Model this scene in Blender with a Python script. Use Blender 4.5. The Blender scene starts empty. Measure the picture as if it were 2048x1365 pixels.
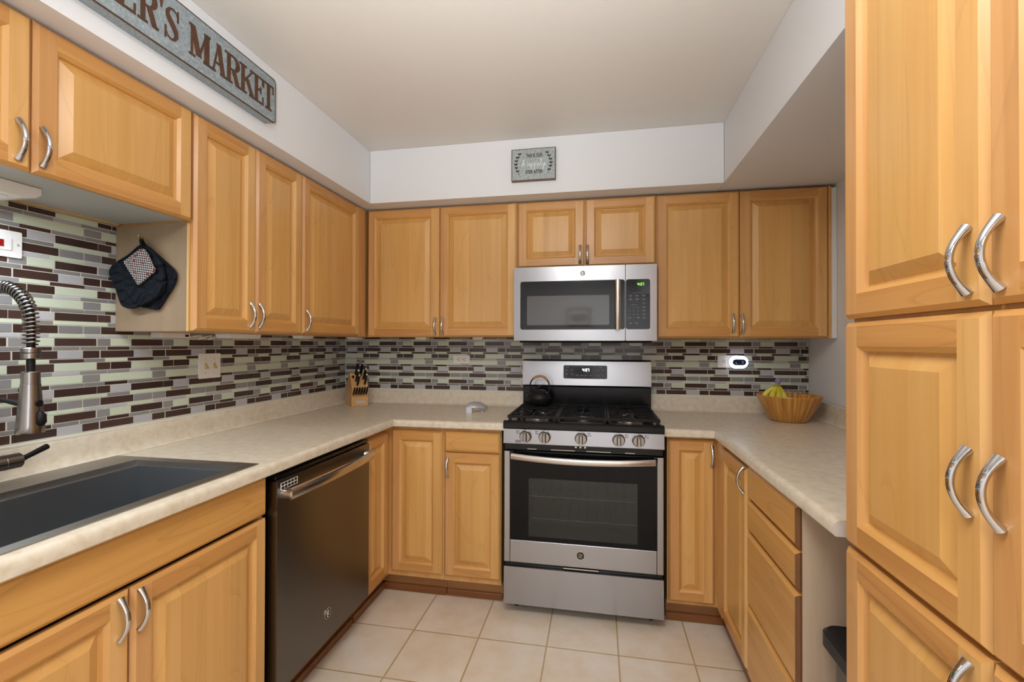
import bpy, bmesh, math, random
from mathutils import Vector, Matrix
random.seed(7)
SC = bpy.context.scene
COL = SC.collection
PI = math.pi

# ------------------------------------------------------------------ camera, world, lights, exposure
CAMLOC = Vector((1.697, -2.8626, 1.3234))
def setup_camera():
    yaw, pit, rol, F = .1868, .0069, .0023, 916.7213
    f = Vector((-math.sin(yaw)*math.cos(pit), math.cos(yaw)*math.cos(pit), math.sin(pit)))
    ri = Vector((math.cos(yaw), math.sin(yaw), 0))
    up = ri.cross(f)
    R = math.cos(rol)*ri + math.sin(rol)*up
    U = -math.sin(rol)*ri + math.cos(rol)*up
    cd = bpy.data.cameras.new('camera'); cd.sensor_width = 36; cd.lens = 36*F/2048
    cd.clip_start = .02
    co = bpy.data.objects.new('camera', cd); COL.objects.link(co)
    m = Matrix((R, U, -f)).transposed().to_4x4(); m.translation = CAMLOC
    co.matrix_world = m
    SC.camera = co
setup_camera()
SC.view_settings.view_transform = 'Standard'
SC.view_settings.look = 'None'
SC.view_settings.gamma = 1
SC.view_settings.use_curve_mapping = False
SC.view_settings.exposure = 0.42
try:
    SC.cycles.use_denoising = True
    SC.cycles.denoiser = 'OPENIMAGEDENOISE'
    SC.cycles.max_bounces = 10
    SC.cycles.diffuse_bounces = 6
    SC.cycles.sample_clamp_indirect = 6
except Exception:
    pass
w = bpy.data.worlds.new('world'); SC.world = w; w.use_nodes = True
w.node_tree.nodes['Background'].inputs[0].default_value = (.9, .95, 1, 1)
w.node_tree.nodes['Background'].inputs[1].default_value = .3
def area(name, loc, size, power, color=(1,1,1), target=None, shape='RECTANGLE', sy=None):
    l = bpy.data.lights.new(name, 'AREA'); l.shape = shape; l.size = size
    if shape in ('RECTANGLE', 'ELLIPSE'): l.size_y = sy or size
    l.energy = power; l.color = color
    o = bpy.data.objects.new(name, l); COL.objects.link(o); o.location = loc
    if target is not None:
        o.rotation_euler = (Vector(target)-Vector(loc)).to_track_quat('-Z', 'Y').to_euler()
    return o
area('kitchen_ceiling_light', (1.55, -2.45, 2.405), .70, 12, (1, .985, .97), shape='DISK')
area('rear_overhead_fill', (1.45, -4.5, 2.405), .9, 26, (.98, .99, 1), shape='DISK')  # added fill: brightens the rear wall and bounce, no known fixture
area('rear_side_fill', (2.86, -4.55, 1.5), 1.7, 30, (.90, .95, 1), target=(0, -3.9, 1.3), sy=1.3)  # added soft fill from behind the camera, no window is modelled here
fl = bpy.data.lights.new('bounced_flash', 'SPOT'); fl.energy = 150; fl.color = (.91, .96, 1); fl.spot_size = math.radians(100); fl.spot_blend = 1; fl.shadow_soft_size = .05
fo = bpy.data.objects.new('bounced_flash', fl); COL.objects.link(fo); fo.location = (1.60, -2.95, 1.50)
fo.rotation_euler = (Vector((1.45, -2.25, 2.43))-fo.location).to_track_quat('-Z', 'Y').to_euler()
area('under_cabinet_glow', (.15, -2.02, 1.706), .40, 3.9, (.78, .90, 1), sy=.06)

# ------------------------------------------------------------------ materials
def new_mat(name):
    m = bpy.data.materials.new(name); m.use_nodes = True
    nt = m.node_tree; b = nt.nodes['Principled BSDF']
    return m, nt, b
def lin(r, g, b):
    c = lambda v: (v/255/12.92) if v/255 <= .04045 else ((v/255+.055)/1.055)**2.4
    return (c(r), c(g), c(b), 1)
def plain(name, rgb, rough=.5, metal=0, spec=.5, coat=0, var=0.0, emit=None, es=1):
    m, nt, b = new_mat(name)
    b.inputs['Base Color'].default_value = lin(*rgb)
    b.inputs['Roughness'].default_value = rough
    b.inputs['Metallic'].default_value = metal
    b.inputs['Specular IOR Level'].default_value = spec
    b.inputs['Coat Weight'].default_value = coat
    if emit:
        b.inputs['Emission Color'].default_value = lin(*emit); b.inputs['Emission Strength'].default_value = es
    # faint procedural unevenness so no surface is perfectly uniform
    tc = nt.nodes.new('ShaderNodeTexCoord'); n = nt.nodes.new('ShaderNodeTexNoise')
    n.inputs['Scale'].default_value = 30
    nt.links.new(tc.outputs['Object'], n.inputs['Vector'])
    mr = nt.nodes.new('ShaderNodeMapRange')
    mr.inputs['To Min'].default_value = max(0, rough-.03); mr.inputs['To Max'].default_value = rough+.03
    nt.links.new(n.outputs['Fac'], mr.inputs['Value']); nt.links.new(mr.outputs['Result'], b.inputs['Roughness'])
    if var:
        mx = nt.nodes.new('ShaderNodeHueSaturation')
        mx.inputs['Color'].default_value = lin(*rgb)
        mv = nt.nodes.new('ShaderNodeMapRange'); mv.inputs['To Min'].default_value = 1-var; mv.inputs['To Max'].default_value = 1+var
        nt.links.new(n.outputs['Fac'], mv.inputs['Value']); nt.links.new(mv.outputs['Result'], mx.inputs['Value'])
        nt.links.new(mx.outputs['Color'], b.inputs['Base Color'])
    return m
def wood(name, axis, c_lo, c_mid, c_hi, rough=.38, stave=0.0, coat=.25, fig=1.0, var=.07):
    """maple: streaky noise stretched along axis (0=x, 2=z of the object), optional glued staves across x"""
    m, nt, b = new_mat(name); N = nt.nodes.new; L = nt.links.new
    tc = N('ShaderNodeTexCoord'); oi = N('ShaderNodeObjectInfo'); ge = N('ShaderNodeNewGeometry')
    rm = N('ShaderNodeMath'); rm.operation = 'MULTIPLY'; rm.inputs[1].default_value = 37
    L(oi.outputs['Random'], rm.inputs[0])
    ri = N('ShaderNodeMath'); ri.operation = 'MULTIPLY'; ri.inputs[1].default_value = 11
    L(ge.outputs['Random Per Island'], ri.inputs[0])
    ad0 = N('ShaderNodeMath'); L(rm.outputs[0], ad0.inputs[0]); L(ri.outputs[0], ad0.inputs[1])
    vec = tc.outputs['Object']
    sp = N('ShaderNodeSeparateXYZ'); L(vec, sp.inputs[0])
    off = ad0
    if stave:
        dv = N('ShaderNodeMath'); dv.operation = 'DIVIDE'; dv.inputs[1].default_value = stave; L(sp.outputs['X'], dv.inputs[0])
        ad = N('ShaderNodeMath'); L(dv.outputs[0], ad.inputs[0]); L(rm.outputs[0], ad.inputs[1])
        fl = N('ShaderNodeMath'); fl.operation = 'FLOOR'; L(ad.outputs[0], fl.inputs[0])
        wn = N('ShaderNodeTexWhiteNoise'); wn.noise_dimensions = '1D'; L(fl.outputs[0], wn.inputs['W'])
        sm = N('ShaderNodeMath'); sm.operation = 'MULTIPLY_ADD'; sm.inputs[1].default_value = 9; L(wn.outputs['Value'], sm.inputs[0]); L(ad0.outputs[0], sm.inputs[2])
        off = sm
    cb = N('ShaderNodeCombineXYZ'); L(off.outputs[0], cb.inputs[0]); L(off.outputs[0], cb.inputs[1]); L(off.outputs[0], cb.inputs[2])
    va = N('ShaderNodeVectorMath'); L(vec, va.inputs[0]); L(cb.outputs[0], va.inputs[1])
    mp = N('ShaderNodeMapping'); s = [16, 16, 16]; s[axis] = .8; mp.inputs['Scale'].default_value = s; L(va.outputs[0], mp.inputs['Vector'])
    n1 = N('ShaderNodeTexNoise'); n1.inputs['Scale'].default_value = 1; n1.inputs['Detail'].default_value = 5; n1.inputs['Distortion'].default_value = .9*fig
    L(mp.outputs[0], n1.inputs['Vector'])
    mp2 = N('ShaderNodeMapping'); s = [170, 170, 170]; s[axis] = 5; mp2.inputs['Scale'].default_value = s; L(va.outputs[0], mp2.inputs['Vector'])
    n2 = N('ShaderNodeTexNoise'); n2.inputs['Scale'].default_value = 1; n2.inputs['Detail'].default_value = 2; L(mp2.outputs[0], n2.inputs['Vector'])
    mp3 = N('ShaderNodeMapping'); s = [6, 6, 6]; s[axis] = .75; mp3.inputs['Scale'].default_value = s; L(va.outputs[0], mp3.inputs['Vector'])
    n3 = N('ShaderNodeTexNoise'); n3.inputs['Detail'].default_value = 1; n3.inputs['Scale'].default_value = 1; L(mp3.outputs[0], n3.inputs['Vector'])
    # cathedral grain: thin dark lines where contour bands of the broad noise cross
    ml = N('ShaderNodeMath'); ml.operation = 'MULTIPLY'; ml.inputs[1].default_value = 9; L(n3.outputs['Fac'], ml.inputs[0])
    fr = N('ShaderNodeMath'); fr.operation = 'FRACT'; L(ml.outputs[0], fr.inputs[0])
    lr = N('ShaderNodeMapRange'); lr.inputs['From Min'].default_value = .90; lr.inputs['From Max'].default_value = 1.0; lr.inputs['To Max'].default_value = .09*fig; L(fr.outputs[0], lr.inputs['Value'])
    cr = N('ShaderNodeValToRGB'); e = cr.color_ramp.elements
    e[0].position = .18; e[0].color = lin(*c_lo); e[1].position = .82; e[1].color = lin(*c_hi)
    k = e.new(.5); k.color = lin(*c_mid); L(n1.outputs['Fac'], cr.inputs[0])
    hs = N('ShaderNodeHueSaturation'); L(cr.outputs[0], hs.inputs['Color'])
    a1 = N('ShaderNodeMapRange'); a1.inputs['To Min'].default_value = -.05; a1.inputs['To Max'].default_value = .05; L(n2.outputs['Fac'], a1.inputs['Value'])
    a2 = N('ShaderNodeMapRange'); a2.inputs['To Min'].default_value = 1-var; a2.inputs['To Max'].default_value = 1+var
    L((wn.outputs['Value'] if stave else ge.outputs['Random Per Island']), a2.inputs['Value'])
    a3 = N('ShaderNodeMath'); L(a1.outputs[0], a3.inputs[0]); L(a2.outputs[0], a3.inputs[1])
    a4 = N('ShaderNodeMath'); a4.operation = 'SUBTRACT'; L(a3.outputs[0], a4.inputs[0]); L(lr.outputs[0], a4.inputs[1])
    hu = N('ShaderNodeMapRange'); hu.inputs['To Min'].default_value = .494; hu.inputs['To Max'].default_value = .504; L(ge.outputs['Random Per Island'], hu.inputs['Value']); L(hu.outputs[0], hs.inputs['Hue'])
    L(a4.outputs[0], hs.inputs['Value']); L(hs.outputs[0], b.inputs['Base Color'])
    b.inputs['Roughness'].default_value = rough; b.inputs['Coat Weight'].default_value = coat; b.inputs['Coat Roughness'].default_value = .22
    return m
def steel(name, rgb, rough=.3, axis=0, aniso=.75, metal=1.0, bump=.25):
    m, nt, b = new_mat(name); N = nt.nodes.new; L = nt.links.new
    b.inputs['Base Color'].default_value = lin(*rgb); b.inputs['Metallic'].default_value = metal
    tc = N('ShaderNodeTexCoord'); mp = N('ShaderNodeMapping'); s = [900, 900, 900]; s[axis] = 4; mp.inputs['Scale'].default_value = s
    L(tc.outputs['Object'], mp.inputs['Vector'])
    n = N('ShaderNodeTexNoise'); n.inputs['Scale'].default_value = 1; n.inputs['Detail'].default_value = 2; L(mp.outputs[0], n.inputs['Vector'])
    mr = N('ShaderNodeMapRange'); mr.inputs['To Min'].default_value = rough-.02; mr.inputs['To Max'].default_value = rough+.02
    L(n.outputs['Fac'], mr.inputs['Value']); L(mr.outputs[0], b.inputs['Roughness'])
    b.inputs['Anisotropic'].default_value = aniso; b.inputs['Anisotropic Rotation'].default_value = .25
    tg = N('ShaderNodeTangent'); tg.direction_type = 'RADIAL'; tg.axis = 'Z' if axis != 2 else 'X'
    L(tg.outputs[0], b.inputs['Tangent'])
    return m
def mottled(name, c1, c2, c3, scale=9, rough=.35, spec=.5):
    m, nt, b = new_mat(name); N = nt.nodes.new; L = nt.links.new
    tc = N('ShaderNodeTexCoord'); n = N('ShaderNodeTexNoise'); n.inputs['Scale'].default_value = scale; n.inputs['Detail'].default_value = 6
    n.inputs['Roughness'].default_value = .62
    L(tc.outputs['Object'], n.inputs['Vector'])
    cr = N('ShaderNodeValToRGB'); e = cr.color_ramp.elements
    e[0].position = .3; e[0].color = lin(*c1); e[1].position = .72; e[1].color = lin(*c3); k = e.new(.5); k.color = lin(*c2)
    L(n.outputs['Fac'], cr.inputs[0]); L(cr.outputs[0], b.inputs['Base Color'])
    b.inputs['Roughness'].default_value = rough; b.inputs['Specular IOR Level'].default_value = spec
    return m
def tile_glass(name, rgb, rough, var, spec=.5, streak=False):
    m, nt, b = new_mat(name); N = nt.nodes.new; L = nt.links.new
    ge = N('ShaderNodeNewGeometry'); mr = N('ShaderNodeMapRange'); mr.inputs['To Min'].default_value = 1-var; mr.inputs['To Max'].default_value = 1+var
    L(ge.outputs['Random Per Island'], mr.inputs['Value'])
    val = mr.outputs[0]
    if streak:
        tc = N('ShaderNodeTexCoord'); mp = N('ShaderNodeMapping'); mp.inputs['Scale'].default_value = (14, 14, 260); L(tc.outputs['Object'], mp.inputs[0])
        n = N('ShaderNodeTexNoise'); n.inputs['Scale'].default_value = 1; n.inputs['Detail'].default_value = 2; L(mp.outputs[0], n.inputs['Vector'])
        m2 = N('ShaderNodeMapRange'); m2.inputs['To Min'].default_value = .8; m2.inputs['To Max'].default_value = 1.2; L(n.outputs['Fac'], m2.inputs['Value'])
        mu = N('ShaderNodeMath'); mu.operation = 'MULTIPLY'; L(val, mu.inputs[0]); L(m2.outputs[0], mu.inputs[1]); val = mu.outputs[0]
    hs = N('ShaderNodeHueSaturation'); hs.inputs['Color'].default_value = lin(*rgb); L(val, hs.inputs['Value'])
    L(hs.outputs[0], b.inputs['Base Color']); b.inputs['Roughness'].default_value = rough; b.inputs['Specular IOR Level'].default_value = spec
    return m
def glass_pane(name, tint, refl=.08, rough=.03):
    m = bpy.data.materials.new(name); m.use_nodes = True; nt = m.node_tree; nt.nodes.clear(); N = nt.nodes.new; L = nt.links.new
    o = N('ShaderNodeOutputMaterial'); mx = N('ShaderNodeMixShader'); t = N('ShaderNodeBsdfTransparent'); t.inputs[0].default_value = (*tint, 1)
    g = N('ShaderNodeBsdfGlossy'); g.inputs['Roughness'].default_value = rough; g.inputs[0].default_value = (.9, .95, 1, 1)
    fr = N('ShaderNodeFresnel'); fr.inputs[0].default_value = 1.5
    L(fr.outputs[0], mx.inputs[0]); L(t.outputs[0], mx.inputs[1]); L(g.outputs[0], mx.inputs[2]); L(mx.outputs[0], o.inputs[0])
    return m
def quilt(name, rgb):
    m, nt, b = new_mat(name); N = nt.nodes.new; L = nt.links.new
    tc = N('ShaderNodeTexCoord'); v = N('ShaderNodeTexVoronoi'); v.feature = 'DISTANCE_TO_EDGE'; v.inputs['Scale'].default_value = 24
    n = N('ShaderNodeTexNoise'); n.inputs['Scale'].default_value = 320
    L(tc.outputs['Object'], v.inputs['Vector']); L(tc.outputs['Object'], n.inputs['Vector'])
    mr = N('ShaderNodeMapRange'); mr.inputs['From Max'].default_value = .22; L(v.outputs['Distance'], mr.inputs['Value'])
    ad = N('ShaderNodeMath'); ad.operation = 'MULTIPLY_ADD'; ad.inputs[1].default_value = .12; L(n.outputs['Fac'], ad.inputs[0]); L(mr.outputs[0], ad.inputs[2])
    bp = N('ShaderNodeBump'); bp.inputs['Strength'].default_value = 1; bp.inputs['Distance'].default_value = .014
    L(ad.outputs[0], bp.inputs['Height']); L(bp.outputs[0], b.inputs['Normal'])
    b.inputs['Base Color'].default_value = lin(*rgb); b.inputs['Roughness'].default_value = .9
    b.inputs['Specular IOR Level'].default_value = .2
    return m
def knit(name):
    m, nt, b = new_mat(name); N = nt.nodes.new; L = nt.links.new
    tc = N('ShaderNodeTexCoord'); mp = N('ShaderNodeMapping'); mp.inputs['Rotation'].default_value = (0, math.radians(37), 0); L(tc.outputs['Object'], mp.inputs[0])
    ck = N('ShaderNodeTexChecker'); ck.inputs['Scale'].default_value = 185; ck.inputs['Color1'].default_value = lin(170, 164, 160); ck.inputs['Color2'].default_value = lin(14, 8, 10)
    L(mp.outputs[0], ck.inputs['Vector'])
    sp = N('ShaderNodeSeparateXYZ'); L(tc.outputs['Object'], sp.inputs[0])
    n = N('ShaderNodeTexNoise'); n.inputs['Scale'].default_value = 75; L(tc.outputs['Object'], n.inputs['Vector'])
    gt = N('ShaderNodeMath'); gt.operation = 'GREATER_THAN'; gt.inputs[1].default_value = .62; L(n.outputs['Fac'], gt.inputs[0])
    mx = N('ShaderNodeMix'); mx.data_type = 'RGBA'; L(gt.outputs[0], mx.inputs[0]); L(ck.outputs[0], mx.inputs[6]); mx.inputs[7].default_value = lin(120, 10, 28)
    L(mx.outputs[2], b.inputs['Base Color']); b.inputs['Roughness'].default_value = .9
    bp = N('ShaderNodeBump'); bp.inputs['Strength'].default_value = .7; bp.inputs['Distance'].default_value = .003; L(ck.outputs['Fac'], bp.inputs['Height']); L(bp.outputs[0], b.inputs['Normal'])
    return m
def floor_mat():
    m, nt, b = new_mat('floor_tile'); N = nt.nodes.new; L = nt.links.new
    tc = N('ShaderNodeTexCoord'); sp = N('ShaderNodeSeparateXYZ'); L(tc.outputs['Object'], sp.inputs[0])
    TS = .3076
    def cell(out, o):
        a = N('ShaderNodeMath'); a.operation = 'SUBTRACT'; a.inputs[1].default_value = o; L(out, a.inputs[0])
        d = N('ShaderNodeMath'); d.operation = 'DIVIDE'; d.inputs[1].default_value = TS; L(a.outputs[0], d.inputs[0])
        f = N('ShaderNodeMath'); f.operation = 'FRACT'; L(d.outputs[0], f.inputs[0])
        fl = N('ShaderNodeMath'); fl.operation = 'FLOOR'; L(d.outputs[0], fl.inputs[0])
        s = N('ShaderNodeMath'); s.operation = 'SUBTRACT'; s.inputs[0].default_value = 1; L(f.outputs[0], s.inputs[1])
        mn = N('ShaderNodeMath'); mn.operation = 'MINIMUM'; L(f.outputs[0], mn.inputs[0]); L(s.outputs[0], mn.inputs[1])
        return mn.outputs[0], fl.outputs[0]
    mx_, fx = cell(sp.outputs['X'], .859); my_, fy = cell(sp.outputs['Y'], -.5467)
    mn = N('ShaderNodeMath'); mn.operation = 'MINIMUM'; L(mx_, mn.inputs[0]); L(my_, mn.inputs[1])
    gr = N('ShaderNodeMapRange'); gr.inputs['From Min'].default_value = .007; gr.inputs['From Max'].default_value = .012; L(mn.outputs[0], gr.inputs['Value'])
    cb = N('ShaderNodeCombineXYZ'); L(fx, cb.inputs[0]); L(fy, cb.inputs[1])
    wn = N('ShaderNodeTexWhiteNoise'); L(cb.outputs[0], wn.inputs['Vector'])
    va = N('ShaderNodeVectorMath'); va.operation = 'MULTIPLY_ADD'; va.inputs[1].default_value = (5, 5, 5); L(wn.outputs['Color'], va.inputs[0]); L(tc.outputs['Object'], va.inputs[2])
    n = N('ShaderNodeTexNoise'); n.inputs['Scale'].default_value = 7; n.inputs['Detail'].default_value = 7; n.inputs['Roughness'].default_value = .6; L(va.outputs[0], n.inputs['Vector'])
    cr = N('ShaderNodeValToRGB'); e = cr.color_ramp.elements; e[0].position = .3; e[0].color = lin(211, 194, 170); e[1].position = .7; e[1].color = lin(224, 216, 204); k = e.new(.5); k.color = lin(219, 205, 187)
    L(n.outputs['Fac'], cr.inputs[0])
    mx = N('ShaderNodeMix'); mx.data_type = 'RGBA'; L(gr.outputs[0], mx.inputs[0]); mx.inputs[6].default_value = lin(182, 156, 112); L(cr.outputs[0], mx.inputs[7])
    L(mx.outputs[2], b.inputs['Base Color']); b.inputs['Roughness'].default_value = .33
    bp = N('ShaderNodeBump'); bp.inputs['Distance'].default_value = .002; bp.inputs['Strength'].default_value = .6; L(gr.outputs[0], bp.inputs['Height']); L(bp.outputs[0], b.inputs['Normal'])
    return m

MAPLE = ((186, 134, 74), (205, 155, 93), (215, 171, 112))
M = {}
M['wood_v'] = wood('maple_vertical', 2, *MAPLE)
M['wood_h'] = wood('maple_horizontal', 0, (178, 124, 64), (199, 146, 80), (209, 160, 94), fig=1.7)
M['wood_p'] = wood('maple_panel', 2, (196, 143, 78), (208, 157, 91), (216, 168, 106), stave=.083, var=.045)
M['wood_dark'] = wood('maple_toe', 0, (128, 86, 46), (152, 106, 60), (168, 120, 72), rough=.45)
M['wood_shoe'] = wood('stained_moulding', 0, (92, 52, 22), (118, 70, 32), (134, 84, 40), rough=.3)
M['wood_end'] = wood('stained_end_grain', 2, (84, 52, 28), (106, 68, 38), (124, 82, 48), rough=.5)
M['laminate'] = wood('beige_laminate', 2, (138, 116, 92), (147, 125, 100), (154, 132, 106), rough=.5, coat=0, fig=.2, var=.01)
M['laminate_brightened'] = wood('brightened_beige_laminate', 2, (176, 152, 128), (192, 170, 146), (200, 180, 156), rough=.55, coat=0, fig=.3, var=.01)  # brighter copy of the laminate, colour raised against the shade under the counter
M['laminate_edge'] = plain('pale_edge_band', (214, 178, 118), .45)
M['cab_under'] = plain('grey_underside', (176, 178, 174), .5, var=.04)
M['chrome'] = plain('polished_chrome', (205, 206, 210), .04, 1)
M['wall'] = plain('white_wall_paint', (221, 222, 224), .6, var=.01)
M['wall_r'] = plain('grey_white_wall_paint', (220, 220, 221), .6, var=.01)
M['ceil'] = plain('ceiling_paint', (214, 209, 202), .45, var=.015)
M['floor'] = floor_mat()
M['tD'] = tile_glass('brown_glass_tile', (66, 48, 45), .18, .22, streak=True)
M['tG'] = tile_glass('grey_glass_tile', (134, 133, 134), .2, .12)
M['tL'] = tile_glass('light_grey_glass_tile', (178, 178, 183), .14, .08)
M['tN'] = tile_glass('pale_green_glass_tile', (198, 208, 188), .12, .05)
M['grout'] = plain('grout', (218, 217, 202), .8)
M['ctop'] = mottled('cream_laminate_counter', (200, 186, 162), (213, 202, 182), (221, 213, 198), 34, .3)
M['ctop_end'] = mottled('cut_counter_end', (196, 184, 172), (202, 192, 182), (208, 198, 190), 20, .5)
M['caulk'] = plain('cream_caulk', (222, 220, 204), .4)
M['steel'] = steel('brushed_steel', (168, 168, 172), .26, 0)
M['steel_dw'] = steel('dark_brushed_steel', (118, 115, 112), .30, 0)
M['steel_sink'] = steel('sink_steel', (164, 160, 155), .40, 1, .3)
M['steel_basin'] = steel('basin_steel', (142, 146, 150), .45, 1, .3)
M['steel_f'] = steel('faucet_steel', (140, 134, 130), .25, 2, .5)
M['steel_bar'] = steel('handle_steel', (206, 200, 194), .2, 2, .4)
M['knob_steel'] = steel('knob_steel', (158, 152, 148), .26, 0, .5)
M['black'] = plain('black_enamel', (9, 10, 12), .2, spec=.35)
M['black_m'] = plain('matte_black', (9, 9, 10), .5, spec=.3)
M['iron'] = plain('cast_iron', (24, 24, 25), .5, spec=.3, var=.2)
M['glassblack'] = plain('black_glass', (7, 10, 14), .05, spec=.2)
M['mw_window'] = plain('microwave_window_mesh', (74, 75, 77), .06, spec=1.0)
M['mw_black'] = plain('microwave_black_glass', (24, 26, 29), .06, spec=.5)
M['grey_print'] = plain('grey_print', (128, 130, 132), .5)
M['dark_print'] = plain('dark_print', (42, 44, 52), .5)
M['green_led'] = plain('green_led', (40, 80, 20), .4, emit=(130, 255, 60), es=2.2)
M['white_led'] = plain('white_led', (200, 200, 200), .4, emit=(240, 245, 255), es=2.5)
M['enamel_grey'] = plain('oven_enamel', (128, 134, 122), .35, var=.25)
M['oven_glass'] = glass_pane('oven_window_glass', (.52, .55, .52))
M['plastic_w'] = plain('white_plastic', (226, 224, 220), .35)
M['plastic_c'] = plain('ivory_plastic', (230, 227, 223), .4)
M['ivory_dark'] = plain('aged_ivory_toggle', (190, 176, 128), .4)
M['plastic_b'] = plain('black_plastic', (18, 21, 26), .4)
M['bin_grey'] = plain('grey_bin', (88, 90, 90), .4)
M['red'] = plain('red_lens', (140, 14, 20), .3)
M['blueblack'] = plain('blue_black_gloss', (16, 40, 84), .15)
M['ring'] = plain('lit_ring', (240, 240, 245), .3, emit=(225, 238, 255), es=4.0)
M['galv'] = mottled('galvanised_metal', (112, 124, 130), (132, 144, 149), (162, 172, 175), 130, .38, .6)
M['galv2'] = mottled('galvanised_plate', (128, 136, 136), (156, 164, 164), (188, 194, 194), 120, .4, .6)
M['rust'] = mottled('rusty_brown', (58, 34, 18), (76, 46, 26), (90, 58, 34), 50, .6)
M['signwood'] = wood('stained_sign_frame', 0, (78, 50, 22), (98, 66, 30), (112, 78, 40), rough=.5)
M['inkdark'] = plain('dark_ink', (12, 16, 20), .5)
M['inkwhite'] = plain('white_ink', (236, 240, 244), .5)
M['quilt'] = quilt('navy_quilted_cotton', (20, 25, 33))
M['knit'] = knit('checked_knit')
M['brass'] = plain('brass_hook', (186, 172, 118), .3, 1)
M['block'] = wood('oak_block', 2, (176, 130, 78), (198, 152, 98), (212, 168, 112), rough=.45, fig=.8)
M['bowl'] = wood('bamboo_bowl', 2, (150, 92, 34), (182, 120, 50), (204, 146, 74), rough=.3, fig=.3)
M['banana'] = mottled('banana_skin', (196, 182, 40), (220, 206, 70), (232, 220, 110), 12, .45)
M['banana_g'] = plain('banana_green', (150, 160, 40), .45)
M['banana_stem'] = plain('banana_stem', (150, 140, 60), .5)
M['wrap'] = plain('purple_wrap', (120, 116, 150), .3)
M['pewter'] = plain('pewter', (196, 196, 202), .35, .35, var=.08)
M['copper'] = plain('wrapped_cane', (176, 122, 74), .5, var=.15)

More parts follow.
